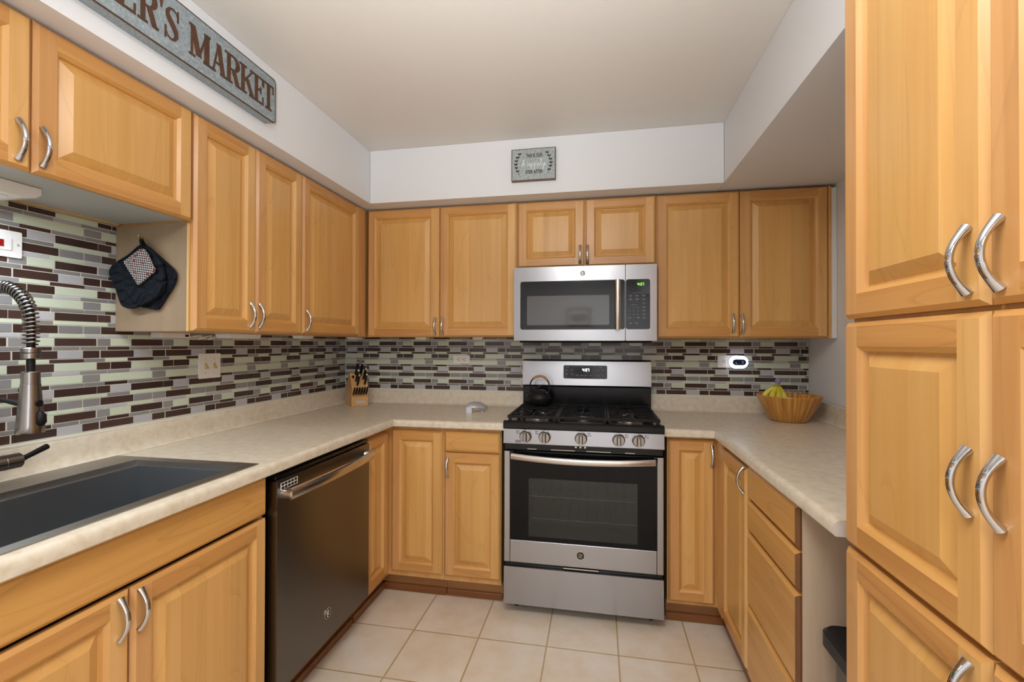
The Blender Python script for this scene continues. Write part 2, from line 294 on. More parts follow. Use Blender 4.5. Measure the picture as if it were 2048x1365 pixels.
# ------------------------------------------------------------------ mesh helpers
class MB:
    def __init__(s): s.v = []; s.f = []; s.m = []
    def add(s, vs, fs, m=0):
        b = len(s.v); s.v += [tuple(p) for p in vs]
        for f in fs: s.f.append([b+i for i in f]); s.m.append(m)
        return s
    def box(s, x0, x1, y0, y1, z0, z1, m=0):
        x0, x1 = sorted((x0, x1)); y0, y1 = sorted((y0, y1)); z0, z1 = sorted((z0, z1))
        return s.add([(x0,y0,z0),(x1,y0,z0),(x1,y1,z0),(x0,y1,z0),(x0,y0,z1),(x1,y0,z1),(x1,y1,z1),(x0,y1,z1)],
              [(0,3,2,1),(4,5,6,7),(0,1,5,4),(1,2,6,5),(2,3,7,6),(3,0,4,7)], m)
    def prism(s, poly, a, b, axis='y', m=0, mcap=None):
        """poly: 2-D outline; axis y -> (x,z), x -> (y,z), z -> (x,y); extruded from a to b"""
        mk = {'y': lambda p, t: (p[0], t, p[1]), 'x': lambda p, t: (t, p[0], p[1]), 'z': lambda p, t: (p[0], p[1], t)}[axis]
        n = len(poly); vs = [mk(p, a) for p in poly]+[mk(p, b) for p in poly]
        s.add(vs, [(i, (i+1) % n, n+(i+1) % n, n+i) for i in range(n)], m)
        c = m if mcap is None else mcap
        s.add(vs, [tuple(range(n)), tuple(range(2*n-1, n-1, -1))], c)
        return s
    def tube(s, path, r, seg=10, m=0, rx=None, closed=False, ref=None, cap=True):
        """path: 3-D points; r: radius or list; rx: second radius list for an elliptical section along ref"""
        P = [Vector(p) for p in path]; n = len(P)
        R = r if isinstance(r, (list, tuple)) else [r]*n
        RX = R if rx is None else (rx if isinstance(rx, (list, tuple)) else [rx]*n)
        vs = []; prev = None
        for i in range(n):
            if closed: t = (P[(i+1) % n]-P[i-1]).normalized()
            else: t = (P[min(i+1, n-1)]-P[max(i-1, 0)]).normalized()
            if ref is not None: a = Vector(ref) - t*Vector(ref).dot(t)
            elif prev is not None: a = prev - t*prev.dot(t)
            else:
                q = Vector((0,0,1)) if abs(t.z) < .9 else Vector((1,0,0)); a = q - t*q.dot(t)
            a.normalize(); prev = a; b_ = t.cross(a)
            for k in range(seg):
                th = 2*PI*k/seg
                vs.append(P[i]+a*math.cos(th)*RX[i]+b_*math.sin(th)*R[i])
        fs = []
        for i in range(n if closed else n-1):
            j = (i+1) % n
            for k in range(seg):
                fs.append((i*seg+k, i*seg+(k+1) % seg, j*seg+(k+1) % seg, j*seg+k))
        if cap and not closed:
            fs.append(tuple(range(seg-1, -1, -1))); fs.append(tuple((n-1)*seg+k for k in range(seg)))
        return s.add(vs, fs, m)
    def lathe(s, prof, c=(0,0,0), seg=24, m=0, axis='z', cap=True):
        """prof: (r, h) pairs"""
        vs = []
        for r, h in prof:
            for k in range(seg):
                a = 2*PI*k/seg; p, q = r*math.cos(a), r*math.sin(a)
                v = {'z': (p, q, h), 'y': (p, h, q), 'x': (h, p, q)}[axis]
                vs.append((c[0]+v[0], c[1]+v[1], c[2]+v[2]))
        n = len(prof); fs = [(i*seg+k, i*seg+(k+1) % seg, (i+1)*seg+(k+1) % seg, (i+1)*seg+k) for i in range(n-1) for k in range(seg)]
        if cap: fs += [tuple(range(seg-1, -1, -1)), tuple((n-1)*seg+k for k in range(seg))]
        return s.add(vs, fs, m)
    def build(s, name, mats, parent=None, world=True, loc=None, rotz=0, smooth=None, bevel=0, seg=2):
        me = bpy.data.meshes.new(name)
        o = bpy.data.objects.new(name, me); COL.objects.link(o)
        off = Vector((0,0,0))
        if parent is not None:
            o.parent = parent
            if world:
                q = parent
                while q is not None: off = off+q.location; q = q.parent
        elif loc is None and world and s.v:
            xs = list(zip(*s.v)); off = Vector(((min(xs[0])+max(xs[0]))/2, (min(xs[1])+max(xs[1]))/2, min(xs[2]))); o.location = off
        if loc is not None: o.location = loc
        o.rotation_euler = (0, 0, rotz)
        me.from_pydata([Vector(p)-off for p in s.v], [], s.f)
        for mm in (mats if isinstance(mats, (list, tuple)) else [mats]): me.materials.append(M[mm] if isinstance(mm, str) else mm)
        for p, i in zip(me.polygons, s.m): p.material_index = i
        bm = bmesh.new(); bm.from_mesh(me); bmesh.ops.recalc_face_normals(bm, faces=bm.faces); bm.to_mesh(me); bm.free()
        if smooth is not None:
            for p in me.polygons: p.use_smooth = True
            me.set_sharp_from_angle(angle=math.radians(smooth))
        if bevel:
            b = o.modifiers.new('bevel', 'BEVEL'); b.width = bevel; b.segments = seg; b.limit_method = 'ANGLE'; b.angle_limit = math.radians(40)
        return o
def tag(o, label=None, cat=None, group=None, kind=None):
    if label: o['label'] = label
    if cat: o['category'] = cat
    if group: o['group'] = group
    if kind: o['kind'] = kind
    return o
def thing(name, label, cat, loc, group=None, rotz=0):
    o = bpy.data.objects.new(name, None); COL.objects.link(o); o.location = loc; o.rotation_euler = (0,0,rotz)
    o.empty_display_size = .1
    return tag(o, label, cat, group)
def child_copy(o, parent):
    c = o.copy(); COL.objects.link(c); c.parent = parent
    return c
def rrect(x0, x1, z0, z1, r, n=5):
    pts = []
    for cx, cz, a0 in ((x1-r, z1-r, 0), (x0+r, z1-r, 90), (x0+r, z0+r, 180), (x1-r, z0+r, 270)):
        for k in range(n+1):
            a = math.radians(a0+90*k/n); pts.append((cx+r*math.cos(a), cz+r*math.sin(a)))
    return pts
def text_mesh(txt, size, sx=1.0, shear=0.0, extrude=.0006, align='CENTER', offset=0.0):
    """outline of a line of text in the x-z plane facing -y; returns (verts, faces)"""
    cu = bpy.data.curves.new('t', 'FONT'); cu.body = txt; cu.size = size; cu.align_x = align; cu.align_y = 'CENTER'; cu.extrude = extrude; cu.shear = shear; cu.offset = offset
    cu.resolution_u = 3
    o = bpy.data.objects.new('t', cu); COL.objects.link(o)
    dg = bpy.context.evaluated_depsgraph_get(); me = bpy.data.meshes.new_from_object(o.evaluated_get(dg))
    vs = [(v.co.x*sx, -v.co.z, v.co.y) for v in me.vertices]; fs = [tuple(p.vertices) for p in me.polygons]
    bpy.data.objects.remove(o); bpy.data.curves.remove(cu); bpy.data.meshes.remove(me)
    return vs, fs
def add_text(mb, txt, x, y, z, size, m=0, **k):
    vs, fs = text_mesh(txt, size, **k)
    mb.add([(a+x, b+y, c+z) for a, b, c in vs], fs, m)
SEG7 = {'0': 'abcdef', '1': 'bc', '2': 'abged', '3': 'abgcd', '4': 'fgbc', '5': 'afgcd', '6': 'afgedc', '7': 'abc', '8': 'abcdefg', '9': 'abcfgd'}
def seg7(mb, ch, x, y, z, w, h, t, m=0):
    """a seven-segment figure, lower-left corner at x,z on a plane y facing -y"""
    R = {'a': (0, w, h-t, h), 'd': (0, w, 0, t), 'g': (0, w, h/2-t/2, h/2+t/2), 'f': (0, t, h/2, h), 'e': (0, t, 0, h/2), 'b': (w-t, w, h/2, h), 'c': (w-t, w, 0, h/2)}
    for s in SEG7[ch]:
        a, b, c, d = R[s]; mb.box(x+a, x+b, y-.0006, y, z+c, z+d, m)

# ------------------------------------------------------------------ setting
XR, YB, ZC = 2.865, -5.6, 2.4326
ZS = 2.1305
def struct(o): return tag(o, kind='structure')
def wall(name, b, m): return struct(MB().box(*b).build(name, m))
wall('floor', (-.1, XR+.1, YB-.1, .1, -.06, 0), 'floor').location  # floor slab
bpy.data.objects['floor'].location = (0, 0, 0)
me = bpy.data.objects['floor'].data
for v in me.vertices: v.co = v.co + Vector(((-.1+XR+.1)/2, (YB-.1+.1)/2, -.06))
wall('ceiling', (-.1, XR+.1, YB-.1, .1, ZC, ZC+.06), 'ceil')
wall_back = wall('wall_back', (-.1, XR+.1, .0, .1, 0, ZC), 'wall')
wall_left = wall('wall_left', (-.1, 0, YB, 0, 0, ZC), 'wall')
wall('wall_right', (XR, XR+.1, YB, 0, 0, ZC), 'wall_r')
wall('wall_rear', (-.1, XR+.1, YB-.1, YB, 0, ZC), 'wall')
# boxed-in soffits over the cabinets
wall('trim_1', (.001, .404, YB+.002, -.001, ZS, ZC-.001), 'wall')
wall('trim_2', (.406, 2.309, -.4306, -.001, ZS, ZC-.001), 'wall')
wall('trim_3', (2.311, XR-.001, YB+.002, -.001, ZS, ZC-.001), 'wall')
# white filler between the last wall cabinet and the right wall
struct(MB().box(2.8375, XR-.001, -.322, -.002, 1.356, 2.112).build('trim_4', 'plastic_w', bevel=.003))

PIC = (1.37, 1.775)
c = bpy.data.objects.new('framed_picture', None); COL.objects.link(c); c.location = (PIC[0], YB+.02, PIC[1]-.14)
c['label'] = 'dark-framed picture on the far wall, seen only as a reflection in the microwave door'; c['category'] = 'picture'
# mosaic splashback: alternating wide and thin courses that repeat every 12 courses
ROWS = [[('D',828,920),('D',935,1150),('L',1160,1290)], [('G',660,800),('G',812,965),('D',978,1120)],
        [('D',669,900),('G',915,990),('N',1000,1128)], [('N',640,825),('L',835,955),('L',965,1103)],
        [('G',690,818),('G',830,925),('D',937,1150)], [('G',980,1125),('N',1135,1442)],
        [('D',669,905),('D',915,990),('L',1000,1130)], [('G',648,825),('G',835,955),('D',963,1108)],
        [('G',827,925),('N',935,1290)], [('L',660,803),('G',812,970),('G',980,1122)],
        [('D',912,990),('D',1002,1132),('N',1142,1375)], [('D',643,825),('G',833,955),('N',963,1106)]]
def mosaic(u0, u1, ub, P, z0, z1, mk):
    mb = MB(); H = (.0250, .0117); G = .0021; z = z0; r = 0
    mi = {'D': 1, 'G': 2, 'L': 3, 'N': 4}
    while z < z1-.003:
        h = min(H[r % 2], z1-z)
        row = ROWS[r % 12]
        for n in range(-30, 31):
            for c, a, b in row:
                ua = ub+(a-927.5)/472*P+n*P; ub_ = ub+(b-927.5)/472*P+n*P
                ua -= .0018; ub_ += .0018
                ua, ub_ = max(ua, u0), min(ub_, u1)
                if ub_-ua < .004: continue
                d0, d1, e = .0035, .0055, .0007
                vs = [mk(ua, d0, z), mk(ub_, d0, z), mk(ub_, d0, z+h), mk(ua, d0, z+h),
                      mk(ua+e, d1, z+e), mk(ub_-e, d1, z+e), mk(ub_-e, d1, z+h-e), mk(ua+e, d1, z+h-e)]
                mb.add(vs, [(4,5,6,7),(0,1,5,4),(1,2,6,5),(2,3,7,6),(3,0,4,7)], mi[c])
        z += H[r % 2]+G; r += 1
    return mb
TM = ['grout', 'tD', 'tG', 'tL', 'tN']
mb = mosaic(.008, XR-.002, .386, .2435, 1.0275, 1.372, lambda u, d, z: (u, -d, z))
mb.box(.001, XR-.001, -.0038, -.0002, 1.018, 1.374)
mb.build('mosaic_splashback', TM, wall_back)
mb = mosaic(-2.75, -.008, -.840, .2435, 1.0275, 1.738, lambda u, d, z: (d, u, z))
mb.box(.0002, .0038, -2.75, -.002, 1.018, 1.738)
mb.build('mosaic_splashback', TM, wall_left)

c = bpy.data.objects['framed_picture']
mb = MB(); x0, x1, z0, z1 = PIC[0]-.19, PIC[0]+.19, PIC[1]-.14, PIC[1]+.14
for b in ((x0, x1, z0, z0+.016), (x0, x1, z1-.016, z1), (x0, x0+.016, z0+.016, z1-.016), (x1-.016, x1, z0+.016, z1-.016)): mb.box(b[0], b[1], YB+.003, YB+.026, b[2], b[3])
mb.build('frame', 'black_m', c)
MB().box(x0+.0165, x1-.0165, YB+.004, YB+.012, z0+.0165, z1-.0165).build('mat_board', 'plastic_w', c)
MB().prism([(x0+.06, z0+.10), (x0+.14, z0+.06), (x1-.06, z0+.07), (x1-.06, z1-.05), (x1-.15, z1-.10), (x0+.13, z1-.08), (x0+.06, z1-.12)], YB+.0125, YB+.0135, 'y').build('print', 'grey_print', c)

# ------------------------------------------------------------------ cabinet parts
T = .020
def door_mb(w, h, sw=.047):
    """raised-panel door, local x 0..w, z 0..h, back at y=0, front towards -y"""
    mb = MB(); c = .009
    def rect(i, d): return [(i, -d, i), (w-i, -d, i), (w-i, -d, h-i), (i, -d, h-i)]
    o0 = rect(0, 0); o1 = rect(0, .011); o2 = rect(c, T)
    i0 = rect(sw, T); i1 = rect(sw+.009, .0125); i2 = rect(sw+.0115, .0045); i3 = rect(sw+.0145, .0045); p = rect(sw+.040, .0172)
    # sides order: bottom 0-1, right 1-2, top 2-3, left 3-0
    for k in range(4):
        a, b = k, (k+1) % 4
        m = 0 if k in (1, 3) else 1
        vs = [o0[a], o0[b], o1[a], o1[b], o2[a], o2[b]]
        fs = [(0,1,3,2), (2,3,5,4)]
        if k in (1, 3):    # stiles run the full height
            xo, xi = (w-c, w-sw) if k == 1 else (c, sw)
            za, zb = (c, h-c) if k == 1 else (h-c, c)
            vs += [(xi, -T, za), (xi, -T, zb)]
        else:              # rails sit between the stiles
            zo, zi = (c, sw) if k == 0 else (h-c, h-sw)
            xa, xb = (sw, w-sw) if k == 0 else (w-sw, sw)
            vs[4], vs[5] = o2[a], o2[b]
            vs += [(xa, -T, zi), (xb, -T, zi), (xa, -T, zo), (xb, -T, zo)]
        n = len(vs)
        if k in (1, 3): fs.append((4,5,7,6))
        else: fs.append((8,9,7,6))
        vs += [i0[a], i0[b], i1[a], i1[b], i2[a], i2[b]]
        fs += [(n, n+1, n+3, n+2), (n+2, n+3, n+5, n+4)]
        mb.add(vs, fs, m)
    vs = i2+i3+p
    fs = [(a, (a+1) % 4, 4+(a+1) % 4, 4+a) for a in range(4)]+[(4+a, 4+(a+1) % 4, 8+(a+1) % 4, 8+a) for a in range(4)]+[(8,9,10,11)]
    mb.add(vs, fs, 2)
    mb.add(o0, [(0,3,2,1)], 0)
    return mb
def slab_mb(w, h):
    mb = MB(); c = .010
    def rect(i, d): return [(i, -d, i), (w-i, -d, i), (w-i, -d, h-i), (i, -d, h-i)]
    a, b, d = rect(0, 0), rect(0, .011), rect(c, T)
    vs = a+b+d
    mb.add(vs, [(k, (k+1) % 4, 4+(k+1) % 4, 4+k) for k in (1, 3)], 1)
    mb.add(vs, [(4+k, 4+(k+1) % 4, 8+(k+1) % 4, 8+k) for k in (1, 3)], 1)
    fs = [(k, (k+1) % 4, 4+(k+1) % 4, 4+k) for k in (0, 2)]+[(4+k, 4+(k+1) % 4, 8+(k+1) % 4, 8+k) for k in (0, 2)]+[(8,9,10,11),(0,3,2,1)]
    return mb.add(vs, fs, 0)
def handle_mesh():
    mb = MB(); n = 17; path = []; r = []; rx = []
    for i in range(n):
        t = -1+2*i/(n-1)
        path.append((0, -.0225*(1-abs(t)**2.1)-.0015, t*.0465))
        e = abs(t)**5
        r.append(.0048+.0034*e); rx.append(.0064+.0026*e)
    mb.tube(path, r, 10, 0, rx=rx, ref=(1,0,0))
    o = mb.build('handle', 'chrome', None, world=False, smooth=60)
    me = o.data; bpy.data.objects.remove(o)
    return me
HANDLE = handle_mesh()
def add_handle(door, hx, hz, rot90=False):
    o = bpy.data.objects.new('handle', HANDLE); COL.objects.link(o); o.parent = door
    o.location = (hx, -T, hz); o['label'] = 'arched chrome pull'
    if rot90: o.rotation_euler = (0, PI/2, 0)
    return o
def face(parent, d, along0, along1, z0, z1, plane, kind='door', handle=None, sw=.047):
    """a door or drawer front on a cabinet facing d ('y-' towards camera, 'x+' , 'x-'); plane is its front surface"""
    wdt = abs(along1-along0); h = z1-z0
    mb = door_mb(wdt, h, sw) if kind == 'door' else slab_mb(wdt, h)
    lo = min(along0, along1); hi = max(along0, along1)
    if d == 'y-': loc = Vector((lo, plane+T, z0)); rz = 0
    elif d == 'x+': loc = Vector((plane-T, lo, z0)); rz = PI/2
    else: loc = Vector((plane+T, hi, z0)); rz = -PI/2
    o = mb.build('door' if kind == 'door' else kind, ['wood_v', 'wood_h', 'wood_p'] if kind == 'door' else (['wood_h', 'wood_end'] if d == 'x-' else ['wood_h', 'wood_v']), parent, world=False, loc=loc-parent.location, rotz=rz)
    if handle:
        ha, hz = handle       # along-coordinate and centre height in world units
        hx = (ha-lo) if d != 'x-' else (hi-ha)
        add_handle(o, hx, hz-z0)
    return o
def body(parent, b, mats='wood_v', name='carcass'):
    return MB().box(*b).build(name, mats, parent)

# ------------------------------------------------------------------ wall cabinets, left run (face +x)
XF = .329
c = thing('wall_cabinet', 'short maple wall cabinet above the sink with two raised-panel doors', 'cabinet', (.16, -1.98, 1.744))
body(c, (.003, XF-T-.001, -2.44, -1.524, 1.752, 2.124))
MB().box(.026, XF-T-.002, -2.44, -1.526, 1.7455, 1.7515).build('underside', 'cab_under', c)
MB().box(.006, .024, -2.44, -1.526, 1.741, 1.7515).build('back_rail', 'laminate_edge', c)
face(c, 'x+', -1.974, -1.524, 1.744, 2.124, XF, handle=(-1.957, 1.813))
face(c, 'x+', -2.43, -1.978, 1.744, 2.124, XF, handle=(-2.006, 1.812))
c = thing('wall_cabinet', 'tall maple double-door wall cabinet with navy pot holders hanging on its beige side', 'cabinet', (.16, -1.22, 1.367))
body(c, (.003, XF-T-.001, -1.514, -.928, 1.366, 2.122))
MB().box(.003, .302, -1.521, -1.515, 1.366, 1.7395).build('side_panel', 'laminate', c)
MB().box(.3025, XF-T-.001, -1.521, -1.515, 1.366, 1.7395).build('edge_band', 'laminate_edge', c)
face(c, 'x+', -1.514, -1.226, 1.368, 2.122, XF, handle=(-1.257, 1.438))
face(c, 'x+', -1.222, -.931, 1.368, 2.122, XF, handle=(-1.208, 1.438))
c = thing('wall_cabinet', 'maple wall cabinet in the left corner with a single wide door', 'cabinet', (.16, -.6, 1.367))
body(c, (.003, XF-T-.001, -.926, -.003, 1.366, 2.122))
MB().box(XF-T, XF-.004, -.402, -.334, 1.366, 2.122).build('filler_stile', 'wood_v', c)
face(c, 'x+', -.923, -.405, 1.370, 2.122, XF, handle=(-.898, 1.434))

# ------------------------------------------------------------------ wall cabinets, back run (face -y)
YF = -.330
c = thing('wall_cabinet', 'maple double-door wall cabinet left of the microwave', 'cabinet', (.79, -.16, 1.365))
body(c, (.336, 1.2435, YF+T+.001, -.009, 1.365, 2.122))
face(c, 'y-', .336, .785, 1.365, 2.122, YF, handle=(.764, 1.428))
face(c, 'y-', .788, 1.2405, 1.365, 2.122, YF, handle=(.8095, 1.428))
c = thing('wall_cabinet', 'short maple double-door wall cabinet directly above the microwave', 'cabinet', (1.62, -.16, 1.752))
body(c, (1.2455, 1.9965, YF+T+.001, -.009, 1.751, 2.122))
face(c, 'y-', 1.249, 1.6195, 1.752, 2.120, YF, handle=(1.597, 1.816))
face(c, 'y-', 1.6245, 1.993, 1.752, 2.120, YF, handle=(1.637, 1.814))
c = thing('wall_cabinet', 'maple double-door wall cabinet right of the microwave above the plug-in light', 'cabinet', (2.42, -.16, 1.358))
body(c, (1.9985, 2.8355, YF+T+.001, -.009, 1.357, 2.118))
MB().box(2.8235, 2.8355, YF+.004, YF+T, 1.357, 2.118).build('filler_stile', 'wood_v', c)
face(c, 'y-', 2.0005, 2.4095, 1.359, 2.118, YF, handle=(2.377, 1.434))
face(c, 'y-', 2.4135, 2.822, 1.359, 2.118, YF, handle=(2.422, 1.430))

# ------------------------------------------------------------------ base cabinets
XB, YBF, XRB = .6205, -.6035, 2.2264
ZT = .888
def toe(c, b1, b2):
    MB().box(*b1).build('toe_kick', 'wood_dark', c); MB().box(*b2).build('shoe_moulding', 'wood_shoe', c, bevel=.006)
c = thing('base_cabinet', 'maple sink base cabinet with a plain false front over two doors', 'cabinet', (.3, -1.98, 0))
mb = MB()
mb.box(.02, XB-T-.001, -2.46, -2.442, .10, ZT); mb.box(.02, XB-T-.001, -1.535, -1.518, .10, ZT)
mb.box(.02, XB-T-.001, -2.442, -1.535, .10, .118); mb.box(.60-.019, XB-T-.001, -2.442, -1.535, .118, .655)
mb.build('carcass', 'wood_v', c)
face(c, 'x+', -2.43, -1.518, .7585, .886, XB, kind='false_front')
face(c, 'x+', -1.964, -1.519, .128, .747, XB, handle=(-1.947, .690))
face(c, 'x+', -2.43, -1.968, .128, .747, XB, handle=(-1.994, .691))
toe(c, (.535, .552, -2.45, -1.52, 0.002, .098), (.5525, .567, -2.45, -1.52, .001, .032))
c = thing('corner_base_cabinet', 'maple corner base cabinet in the left corner with two tall doors meeting at right angles', 'cabinet', (.4, -.4, 0))
mb = MB(); mb.box(.02, XB-T-.001, -.866, -.02, .10, ZT); mb.box(XB-T-.001, .9105, YBF+T+.001, -.02, .10, ZT); mb.build('carcass', 'wood_v', c)
face(c, 'x+', -.860, -.628, .130, .866, XB)
face(c, 'y-', .6235, .9035, .130, .872, YBF)
mb = MB(); mb.box(.53, .548, -.866, -.53, 0.002, .098); mb.box(.548, .9105, -.533, -.515, .002, .098); mb.build('toe_kick', 'wood_dark', c)
mb = MB(); mb.box(.5485, .562, -.866, -.534, .001, .036); mb.box(.5485, .9105, -.547, -.5335, .001, .036); mb.build('shoe_moulding', 'wood_shoe', c)
c = thing('base_cabinet', 'narrow maple base cabinet left of the stove with one drawer over one door', 'cabinet', (1.06, -.3, 0))
body(c, (.9125, 1.2135, YBF+T+.001, -.02, .10, ZT))
face(c, 'y-', .9165, 1.2095, .768, .873, YBF, kind='drawer')
face(c, 'y-', .9165, 1.2115, .130, .764, YBF, handle=(.934, .688))
toe(c, (.9125, 1.2135, -.533, -.515, .002, .098), (.9125, 1.2135, -.547, -.5335, .001, .036))
c = thing('corner_base_cabinet', 'maple corner base cabinet right of the stove with two narrow doors and chrome pulls', 'cabinet', (2.5, -.5, 0))
mb = MB(); mb.box(2.0165, XRB+T+.001, YBF+T+.001, -.02, .10, ZT); mb.box(XRB+T+.001, 2.845, -1.058, -.02, .10, ZT); mb.build('carcass', 'wood_v', c)
face(c, 'y-', 2.0205, 2.2245, .118, .877, YBF, handle=(2.218-.006, .806))
face(c, 'x-', -.708, -1.046, .130, .868, XRB, handle=(-1.030, .822))
MB().box(XRB+.004, XRB+T, -.704, -.626, .12, .886).build('filler_stile', 'wood_v', c)
mb = MB(); mb.box(2.0165, 2.29, -.533, -.515, .002, .098); mb.box(2.29, 2.308, -1.056, -.515, .002, .098); mb.build('toe_kick', 'wood_dark', c)
mb = MB(); mb.box(2.0165, 2.2745, -.547, -.5335, .001, .036); mb.box(2.275, 2.2895, -1.056, -.534, .001, .036); mb.build('shoe_moulding', 'wood_shoe', c)
c = thing('drawer_cabinet', 'maple base cabinet of four plain stacked drawers with a beige end panel', 'cabinet', (2.55, -1.27, 0))
body(c, (XRB+T+.001, 2.845, -1.494, -1.060, .10, ZT))
for z0, z1 in ((.768, .884), (.652, .758), (.386, .642), (.128, .376)):
    face(c, 'x-', -1.062, -1.489, z0, z1, XRB, kind='drawer')
MB().box(XRB+T-.008, 2.845, -1.500, -1.4945, .0015, ZT).build('end_panel', 'laminate_brightened', c)
toe(c, (2.29, 2.308, -1.494, -1.060, .002, .098), (2.275, 2.2895, -1.494, -1.060, .001, .036))

# ------------------------------------------------------------------ pantry on the right
XP = 2.2164
c = thing('pantry_cabinet', 'tall maple pantry cabinet along the right side with three tiers of paired doors', 'cabinet', (2.55, -2.16, 0))
body(c, (XP+T+.001, 2.86, -2.56, -1.757, .10, 2.128))
for i, (za, zb, hz) in enumerate(((1.3785, 2.124, 1.445), (.9015, 1.3705, 1.129), (.128, .8925, .826))):
    face(c, 'x-', -1.758, -2.1255, za, zb, XP, handle=(-2.098, hz), sw=.05)
    face(c, 'x-', -2.1295, -2.555, za, zb, XP, handle=(-2.152, hz), sw=.05)
toe(c, (2.29, 2.308, -2.56, -1.757, .002, .098), (2.275, 2.2895, -2.56, -1.757, .001, .036))

# ------------------------------------------------------------------ countertops
ZCT, ZCB = .930, .8926
def prof(D):
    return [(.003, ZCB), (.060, ZCB), (.600, ZCB), (D-.004, ZCB), (D, ZCB+.004), (D, ZCT-.017), (D-.002, ZCT-.010), (D-.006, ZCT-.0045), (D-.011, ZCT-.0012), (D-.018, ZCT), (.600, ZCT), (.060, ZCT), (.003, ZCT)]
BSP = [(.0062, ZCT+.0004), (.046, ZCT+.0004), (.036, ZCT+.003), (.028, ZCT+.010), (.0235, ZCT+.022), (.0215, ZCT+.040), (.0215, 1.010), (.0185, 1.0165), (.0062, 1.0165)]
def sweep(mb, sections, skip=None, caps=(True, True), mcap=0):
    n = len(sections[0]); base = len(mb.v)
    vs = [p for s in sections for p in s]; fs = []
    for i in range(len(sections)-1):
        for k in range(n):
            if skip and skip(i, k): continue
            fs.append((i*n+k, i*n+(k+1) % n, (i+1)*n+(k+1) % n, (i+1)*n+k))
    mb.add(vs, fs, 0)
    if caps[0]: mb.add(sections[0], [tuple(range(n))], mcap)
    if caps[1]: mb.add(sections[-1], [tuple(range(n-1, -1, -1))], mcap)
Dl, Db = .6496, .6305; kb = Db/Dl
c = thing('countertop', 'cream laminate countertop running around the left corner under the window-less tiled wall and holding the sink', 'countertop', (.33, -1.2, ZCB))
c['label'] = 'cream laminate countertop around the left corner with the sink cut into it'
P = prof(Dl)
secs = [[(d, y, z) for d, z in P] for y in (-2.78, -2.442, -1.558)]+[[(d, -d*kb, z) for d, z in P]]+[[(1.2355, -d*kb, z) for d, z in P]]
mb = MB(); sweep(mb, secs, skip=lambda i, k: i == 1 and k in (1, 10))
mb.build('worktop', ['ctop'], c, smooth=35)
mb = MB(); sweep(mb, [[(d, -2.78, z) for d, z in BSP], [(d, -d, z) for d, z in BSP], [(1.2355, -d, z) for d, z in BSP]])
mb.build('backsplash', ['ctop'], c, smooth=50)
MB().box(.0065, .0195, -2.78, -.0205, 1.0168, 1.0225).box(.0065, 1.2355, -.0195, -.0065, 1.0168, 1.0225).build('caulk_bead', 'caulk', c)
Dr = XR-2.2164; kr = Db/Dr
c = thing('countertop', 'cream laminate countertop right of the stove with a rounded open end beside the pantry', 'countertop', (2.54, -.9, ZCB))
P = prof(Dr)
mb = MB(); sweep(mb, [[(1.9985, -d*kr, z) for d, z in P], [(XR-d, -d*kr, z) for d, z in P], [(XR-d, -1.713, z) for d, z in P]], mcap=1)
mb.build('worktop', ['ctop', 'ctop_end'], c, smooth=35)
mb = MB(); sweep(mb, [[(1.9985, -d, z) for d, z in BSP], [(XR-d, -d, z) for d, z in BSP], [(XR-d, -1.713, z) for d, z in BSP]], mcap=1)
mb.build('backsplash', ['ctop', 'ctop_end'], c, smooth=50)
MB().box(1.9985, XR-.0065, -.0195, -.0065, 1.0168, 1.0225).box(XR-.0195, XR-.0065, -1.713, -.0205, 1.0168, 1.0225).build('caulk_bead', 'caulk', c)

# ------------------------------------------------------------------ sink and faucet
c = thing('sink', 'wide stainless steel workstation sink set in the left countertop', 'sink', (.33, -2.0, .70))
def ring(mb, a, za, b, zb, m=0):
    A = [(a[0], a[2], za), (a[1], a[2], za), (a[1], a[3], za), (a[0], a[3], za)]
    B = [(b[0], b[2], zb), (b[1], b[2], zb), (b[1], b[3], zb), (b[0], b[3], zb)]
    mb.add(A+B, [(k, (k+1) % 4, 4+(k+1) % 4, 4+k) for k in range(4)], m)
o_ = (.050, .611, -2.455, -1.547); i_ = (.172, .577, -2.425, -1.585); l_ = (.190, .574, -2.422, -1.588)
mb = MB(); ring(mb, o_, .9305, o_, .9330); ring(mb, o_, .9330, i_, .9330); ring(mb, i_, .9330, i_, .9155)
mb.build('rim', 'steel_sink', c)
mb = MB(); l2 = (.192, .572, -2.420, -1.590); ring(mb, i_, .9155, l_, .9150); ring(mb, l_, .9150, l2, .700)
mb.add([(l2[0], l2[2], .70), (l2[1], l2[2], .70), (l2[1], l2[3], .70), (l2[0], l2[3], .70)], [(0,1,2,3)])
mb.build('basin', 'steel_basin', c)
MB().lathe([(.045, 0), (.045, .003), (.03, .003), (.028, .001)], (.36, -2.05, .7005), 24).build('drain', 'chrome', c, smooth=40)
# spring faucet: column on the sink deck, coil arching over to a hanging spray head
FX, FY = .105, -1.955
c = thing('faucet', 'tall brushed steel pull-down spring faucet with a black-buttoned spray head', 'faucet', (FX, FY, .9335))
MB().lathe([(.030, .9335), (.030, .940), (.024, .945), (.022, 1.06), (.017, 1.075), (.015, 1.29)], (FX, FY, 0), 24).build('column', 'steel_f', c, smooth=40)
HX, HY = .295, -1.955
arc = []
cx = (FX+HX)/2; R_ = (HX-FX)/2
for i in range(6): arc.append(Vector((FX, FY, 1.29+(1.372-1.29)*i/6)))
for i in range(21):
    a = PI-PI*i/20; arc.append(Vector((cx+R_*math.cos(a), FY+(HY-FY)*i/20, 1.372+R_*math.sin(a))))
for i in range(1, 8): arc.append(Vector((HX, HY, 1.372-(1.372-1.250)*i/7)))
MB().tube(arc, .0085, 12).build('hose', 'black_m', c, smooth=60)
